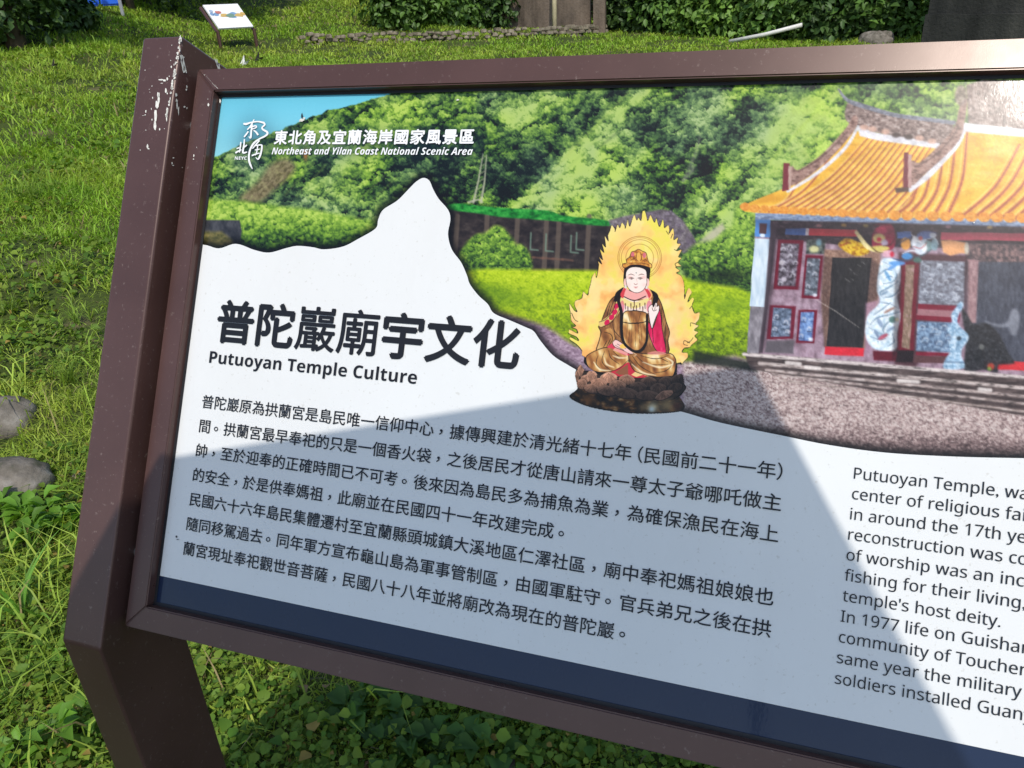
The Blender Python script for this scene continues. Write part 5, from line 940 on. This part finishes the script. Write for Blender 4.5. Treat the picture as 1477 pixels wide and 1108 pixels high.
# ruined wall with its bamboo pole, dark concrete wall, white pole
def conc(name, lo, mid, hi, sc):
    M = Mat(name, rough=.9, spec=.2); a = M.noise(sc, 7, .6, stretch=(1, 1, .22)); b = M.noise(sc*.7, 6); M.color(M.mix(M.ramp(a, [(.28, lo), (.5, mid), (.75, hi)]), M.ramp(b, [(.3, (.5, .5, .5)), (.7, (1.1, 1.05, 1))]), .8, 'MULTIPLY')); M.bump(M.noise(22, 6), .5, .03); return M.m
def wall_slab(bm, p, q, h, th, top=None):
    """slab from ground point p to q; ragged top line"""
    d = (q-p); d.z = 0; nn = Vector((-d.y, d.x, 0)).normalized()*th; k = 24; F_, B_ = [], []
    for i in range(k+1):
        t = i/k; g_ = p.lerp(q, t); z0 = min(tz(p.x, p.y), tz(q.x, q.y))-.3; z1 = tz(g_.x, g_.y)+h*(1 if top is None else top(t))
        F_.append((bm.verts.new((g_.x, g_.y, z0)), bm.verts.new((g_.x, g_.y, z1)))); B_.append((bm.verts.new((g_.x+nn.x, g_.y+nn.y, z0)), bm.verts.new((g_.x+nn.x, g_.y+nn.y, z1))))
    for i in range(k):
        bm.faces.new((F_[i][0], F_[i+1][0], F_[i+1][1], F_[i][1])); bm.faces.new((B_[i+1][0], B_[i][0], B_[i][1], B_[i+1][1])); bm.faces.new((F_[i][1], F_[i+1][1], B_[i+1][1], B_[i][1]))
    for i in (0, k): bm.faces.new((F_[i][0], F_[i][1], B_[i][1], B_[i][0]))
    bmesh.ops.recalc_face_normals(bm, faces=bm.faces[:])
RUIN = conc('weathered_concrete', (.045, .036, .028), (.19, .15, .118), (.38, .32, .26), 2.2)
rw = thing('ruined_wall', 'weathered grey brown concrete wall stub with dark streaks at the top of the lawn', 'wall', at_dist(795, 44, 19))
bm = bmesh.new(); wall_slab(bm, at_dist(722, 46, 18.9), at_dist(853, 46, 19.1), 2.3, .3, lambda t: 1+.12*math.sin(9*t)); child('wall', bm, RUIN, rw)
bm = bmesh.new(); c = at_dist(865, 47, 18.8); c.z = tz(c.x, c.y); box(bm, c+Vector((0, 0, .9)), .26, .26, 2.4, Matrix.Rotation(.1, 4, 'Z'), .015); child('pillar', bm, RUIN, rw)
BAMB = simple('bamboo', (.42, .36, .22), .6, .2, 30); bm = bmesh.new(); c = at_dist(800, 46, 18.2); c.z = tz(c.x, c.y); tube(bm, [c-Vector((0, 0, .3)), c+Vector((.01, 0, .6)), c+Vector((.06, .06, 2.2))], .05, 10); tag(from_bm('bamboo_pole', bm, BAMB, None, True), 'pale bamboo pole leaning against the ruined wall', 'pole')
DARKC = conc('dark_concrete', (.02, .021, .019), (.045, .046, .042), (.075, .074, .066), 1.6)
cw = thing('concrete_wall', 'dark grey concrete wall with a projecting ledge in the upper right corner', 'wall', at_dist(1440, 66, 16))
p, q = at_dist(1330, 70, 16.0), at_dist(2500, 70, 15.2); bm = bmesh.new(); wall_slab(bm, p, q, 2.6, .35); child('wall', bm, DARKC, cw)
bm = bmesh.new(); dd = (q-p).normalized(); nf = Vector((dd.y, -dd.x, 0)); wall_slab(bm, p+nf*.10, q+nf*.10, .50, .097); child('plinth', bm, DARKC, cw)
p, q = at_dist(1052, 60, 17.0), at_dist(1157, 36, 16.6); p.z = tz(p.x, p.y)+.03; bm = bmesh.new(); tube(bm, [p, p.lerp(q, .5)+Vector((0, 0, -.02)), q], .038, 10)
tag(from_bm('white_pipe', bm, simple('white_plastic', (.62, .60, .55), .5, .12, 20), None, True), 'long white plastic pipe leaning into the hedge at the far lawn edge', 'pipe')
p = at_dist(1262, 62, 16.9); p.z = tz(p.x, p.y)+.03; rock('rock', 'pale brown rock in front of the hedge beside the dark wall', p, .32, .2, .2, 31, STONE)
# blue board between brown posts at the upper left
BLUE = Mat('blue_panel', srgb(40, 110, 236, .9), .45).m; WOOD = simple('brown_timber', (.10, .066, .04), .8, .35, 8, .3); GREY = Mat('grey_metal', (.30, .31, .33), .5).m
c = at_dist(148, 19, 17.8); rt = Vector((-pray(148, 19).y, pray(148, 19).x, 0)).normalized()*-1; bb_ = thing('blue_board', 'bright blue two panel board on grey feet at the lawn edge among the trees', 'board', (c.x, c.y, tz(c.x, c.y)))
fw_ = Vector((-pray(148, 19).x, -pray(148, 19).y, 0)).normalized(); yaw = math.atan2(rt.y, rt.x); Rz = Matrix.Rotation(yaw, 4, 'Z')
for k in (-1, 1):
    bm = bmesh.new(); box(bm, Vector((c.x, c.y, c.z+.40))+rt*(.19*k), .35, .05, .56, Rz, .03); child('panel', bm, BLUE, bb_)
    bm = bmesh.new(); box(bm, Vector((c.x, c.y, c.z+.02))+rt*(.34*k), .06, .10, .50, Rz, .01); child('foot', bm, GREY, bb_)
# ---------------------------------------------------------------- trees and shrubs round the lawn
def crown(cx, cy, cz, rx, ry, rz_, n, L, tint, seed, shell=.55, droop=.3):
    rr = np.random.default_rng(seed); th = rr.random(n)*2*PI; u = rr.random(n)*2-1; s = np.sqrt(1-u*u); dirs = np.stack([np.cos(th)*s, np.sin(th)*s, u], -1)
    lump = .62+.75*fbm(dirs[:, 0]*2.3+seed, dirs[:, 1]*2.3+dirs[:, 2]*2.1, 3, seed)
    r = (shell+(1-shell)*rr.random(n))*lump; P = np.array([cx, cy, cz])+dirs*r[:, None]*np.array([rx, ry, rz_])
    keep = fbm(P[:, 0]*2.2/max(rx, .6)*1.4+seed, P[:, 1]*1.3+P[:, 2]*2.4/max(rz_, .6)*1.4, 3, seed+7) > .36; P, dirs = P[keep], dirs[keep]; n = len(P)
    N = unit(dirs*.6+np.array([0, 0, .55])+rr.normal(0, .42, (n, 3))); T = unit(np.cross(N, rr.normal(0, 1, (n, 3)))+np.array([0, 0, -droop])); T = unit(T-N*(T*N).sum(-1, keepdims=True)); Ls = L*(.55+.8*rr.random(n))
    k = fbm(P[:, 0]*3+seed, P[:, 1]*3+P[:, 2]*3, 2, seed+9)[:, None]; c = np.array(tint)*(.55+.9*k)*(.8+.4*rr.random((n, 1)))
    return leaf_polys(P, N, T, Ls, Ls*(.5+.2*rr.random(n)), c, .3)
FOL = leafmat('tree_leaf', .22, .5, .35)
BARK = simple('bark', (.085, .062, .042), .9, .4, 12, .5)
def tree(name, label, cat, px, py, D, h, crowns, trunks, group=None, sink=0.0):
    p = at_dist(px, py, D); p.z = tz(p.x, p.y)-sink; o = thing(name, label, cat, p, group)
    V, F, c = join([crown(p.x+a, p.y+b, p.z+cc, *rest) for a, b, cc, *rest in crowns]); child('crown', np_mesh('crown', V, F, c), FOL, o)
    for pts, r in trunks:
        bm = bmesh.new(); tube(bm, [p+Vector(q) for q in pts], r, 9); child('trunk', bm, BARK, o, True)
    return o
dk = (.050, .098, .022); md = (.095, .185, .032); br = (.14, .25, .042); yl = (.11, .17, .035)
tree('tree', 'dark leafy tree in the upper left corner', 'tree', 20, 62, 13.6, 4, [(-.75,0,1.3,1.3,1.1,1.5,4600,.13,md,41,.5),(.3,.3,1.2,.62,.8,1.1,1900,.12,dk,42,.5),(-.35,-.4,.45,.85,.6,.5,1600,.11,dk,43,.5),(-.5,.3,3.0,2.2,1.8,1.4,5000,.14,md,44,.5)], [([(0,0,-.3),(.05,.1,1.2),(.2,.2,2.6)], [.14,.11,.07])])
tree('tree', 'dark tree with two leaning trunks left of the blue board', 'tree', 117, 24, 18.4, 5, [(-.5,.6,3.9,2.8,1.8,2.6,6500,.17,dk,45,.4),(-.9,.9,1.2,1.3,.9,1.3,3800,.15,dk,46,.3)], [([(.02,0,-.3),(-.16,.05,1.4),(-.4,.1,3.4)], [.13,.12,.08]), ([(.22,0,-.3),(.06,.05,1.4),(.1,.1,3.4)], [.11,.10,.07])])
tree('tree', 'dark tree with twin brown trunks right of the blue board', 'tree', 181, 15, 19.6, 5, [(.6,.9,3.8,2.6,1.6,2.4,6000,.17,dk,47,.4),(.9,1.2,1.1,1.5,.9,1.2,3600,.16,dk,48,.3)], [([(-.12,0,-.3),(-.16,0,1.4),(-.3,0,3.4)], [.11,.10,.07]), ([(.16,0,-.3),(.12,0,1.4),(.3,0,3.4)], [.09,.08,.06])])
bushes = [(92,52,15.5,.55,.6,.8,dk,'small dark bush at the foot of the corner tree'),(40,20,22,2.6,1.2,2.8,dk,'tall dark bush behind the corner tree'),(140,12,24,2.4,1.0,2.6,dk,'dark bush behind the blue board'),(262,-4,26,2.2,1.0,1.8,dk,'dark bush on the brow left of the map board'),(345,-4,27,2.0,1.0,1.7,md,'green bush on the brow behind the map board'),(430,-4,27,2.2,1.0,1.7,dk,'dark bush on the brow right of the map board'),(510,6,26,1.6,1.0,1.5,md,'yellowish green bush at the end of the brow'),
          (580,46,18.9,.95,.7,1.2,md,'glossy green bush behind the left of the stone edging'),(645,44,19.0,1.05,.7,1.4,md,'dense dark green bush behind the stone edging'),(698,44,19.1,.8,.7,1.5,dk,'dark bush against the left end of the ruined wall'),
          (908,46,19.6,.8,.7,1.3,dk,'dark bush right of the ruined wall pillar'),(965,52,19.0,1.0,.7,1.3,md,'bush with brown stalks left of the hedge'),(1040,60,18.2,1.05,.7,1.4,br,'bright broad leaved bush behind the white pipe'),(1115,60,17.9,1.1,.7,1.5,md,'broad leaved bush right of the white pipe tip'),(1195,62,17.7,1.05,.7,1.5,dk,'dark bush above the pale brown rock'),(1268,63,17.6,1.0,.7,1.5,md,'dark bush touching the dark concrete wall'),
          (1000,40,22,3.4,1.5,3.0,dk,'tall dark thicket behind the right hand bushes'),(640,24,23.5,3.4,1.5,3.1,dk,'tall dark thicket behind the stone edging'),(1200,40,21.5,3.6,1.5,3.2,dk,'tall dark thicket left of the dark wall'),(1450,40,20.5,3.4,1.5,3.6,dk,'tall dark thicket behind the dark wall'),(2000,40,19.5,4.2,1.6,3.8,dk,'tall dark thicket rising over the far end of the dark wall'),(830,20,23,3.0,1.3,3.2,dk,'tall dark thicket behind the ruined wall')]
for i, (px, py, D, rx, ry, rz_, tn, lb) in enumerate(bushes):
    big = rx > 1.3; n = int((2600 if not big else 4200)*max(1, rx)*1.0); L = .13 if not big else .19
    if 560 < px < 1300 and not big: L = .15
    p = at_dist(px, py, D)
    tree('bush', lb, 'bush', px, py, D, 1, [(0,0,rz_*.42,rx,ry,rz_*.75,n,L,tn,60+i,.35),(rx*.4,-.1,rz_*.2,rx*.6,ry*.7,rz_*.4,n//3,L*.9,tn,160+i,.4)], [([(0,0,-.2),(.04,.02,rz_*.4),(.1,.1,rz_*.8)], [.05,.04,.02]), ([(.1,0,-.2),(.25,.02,rz_*.4),(.4,.1,rz_*.7)], [.04,.03,.015])], 'bushes round the far lawn')
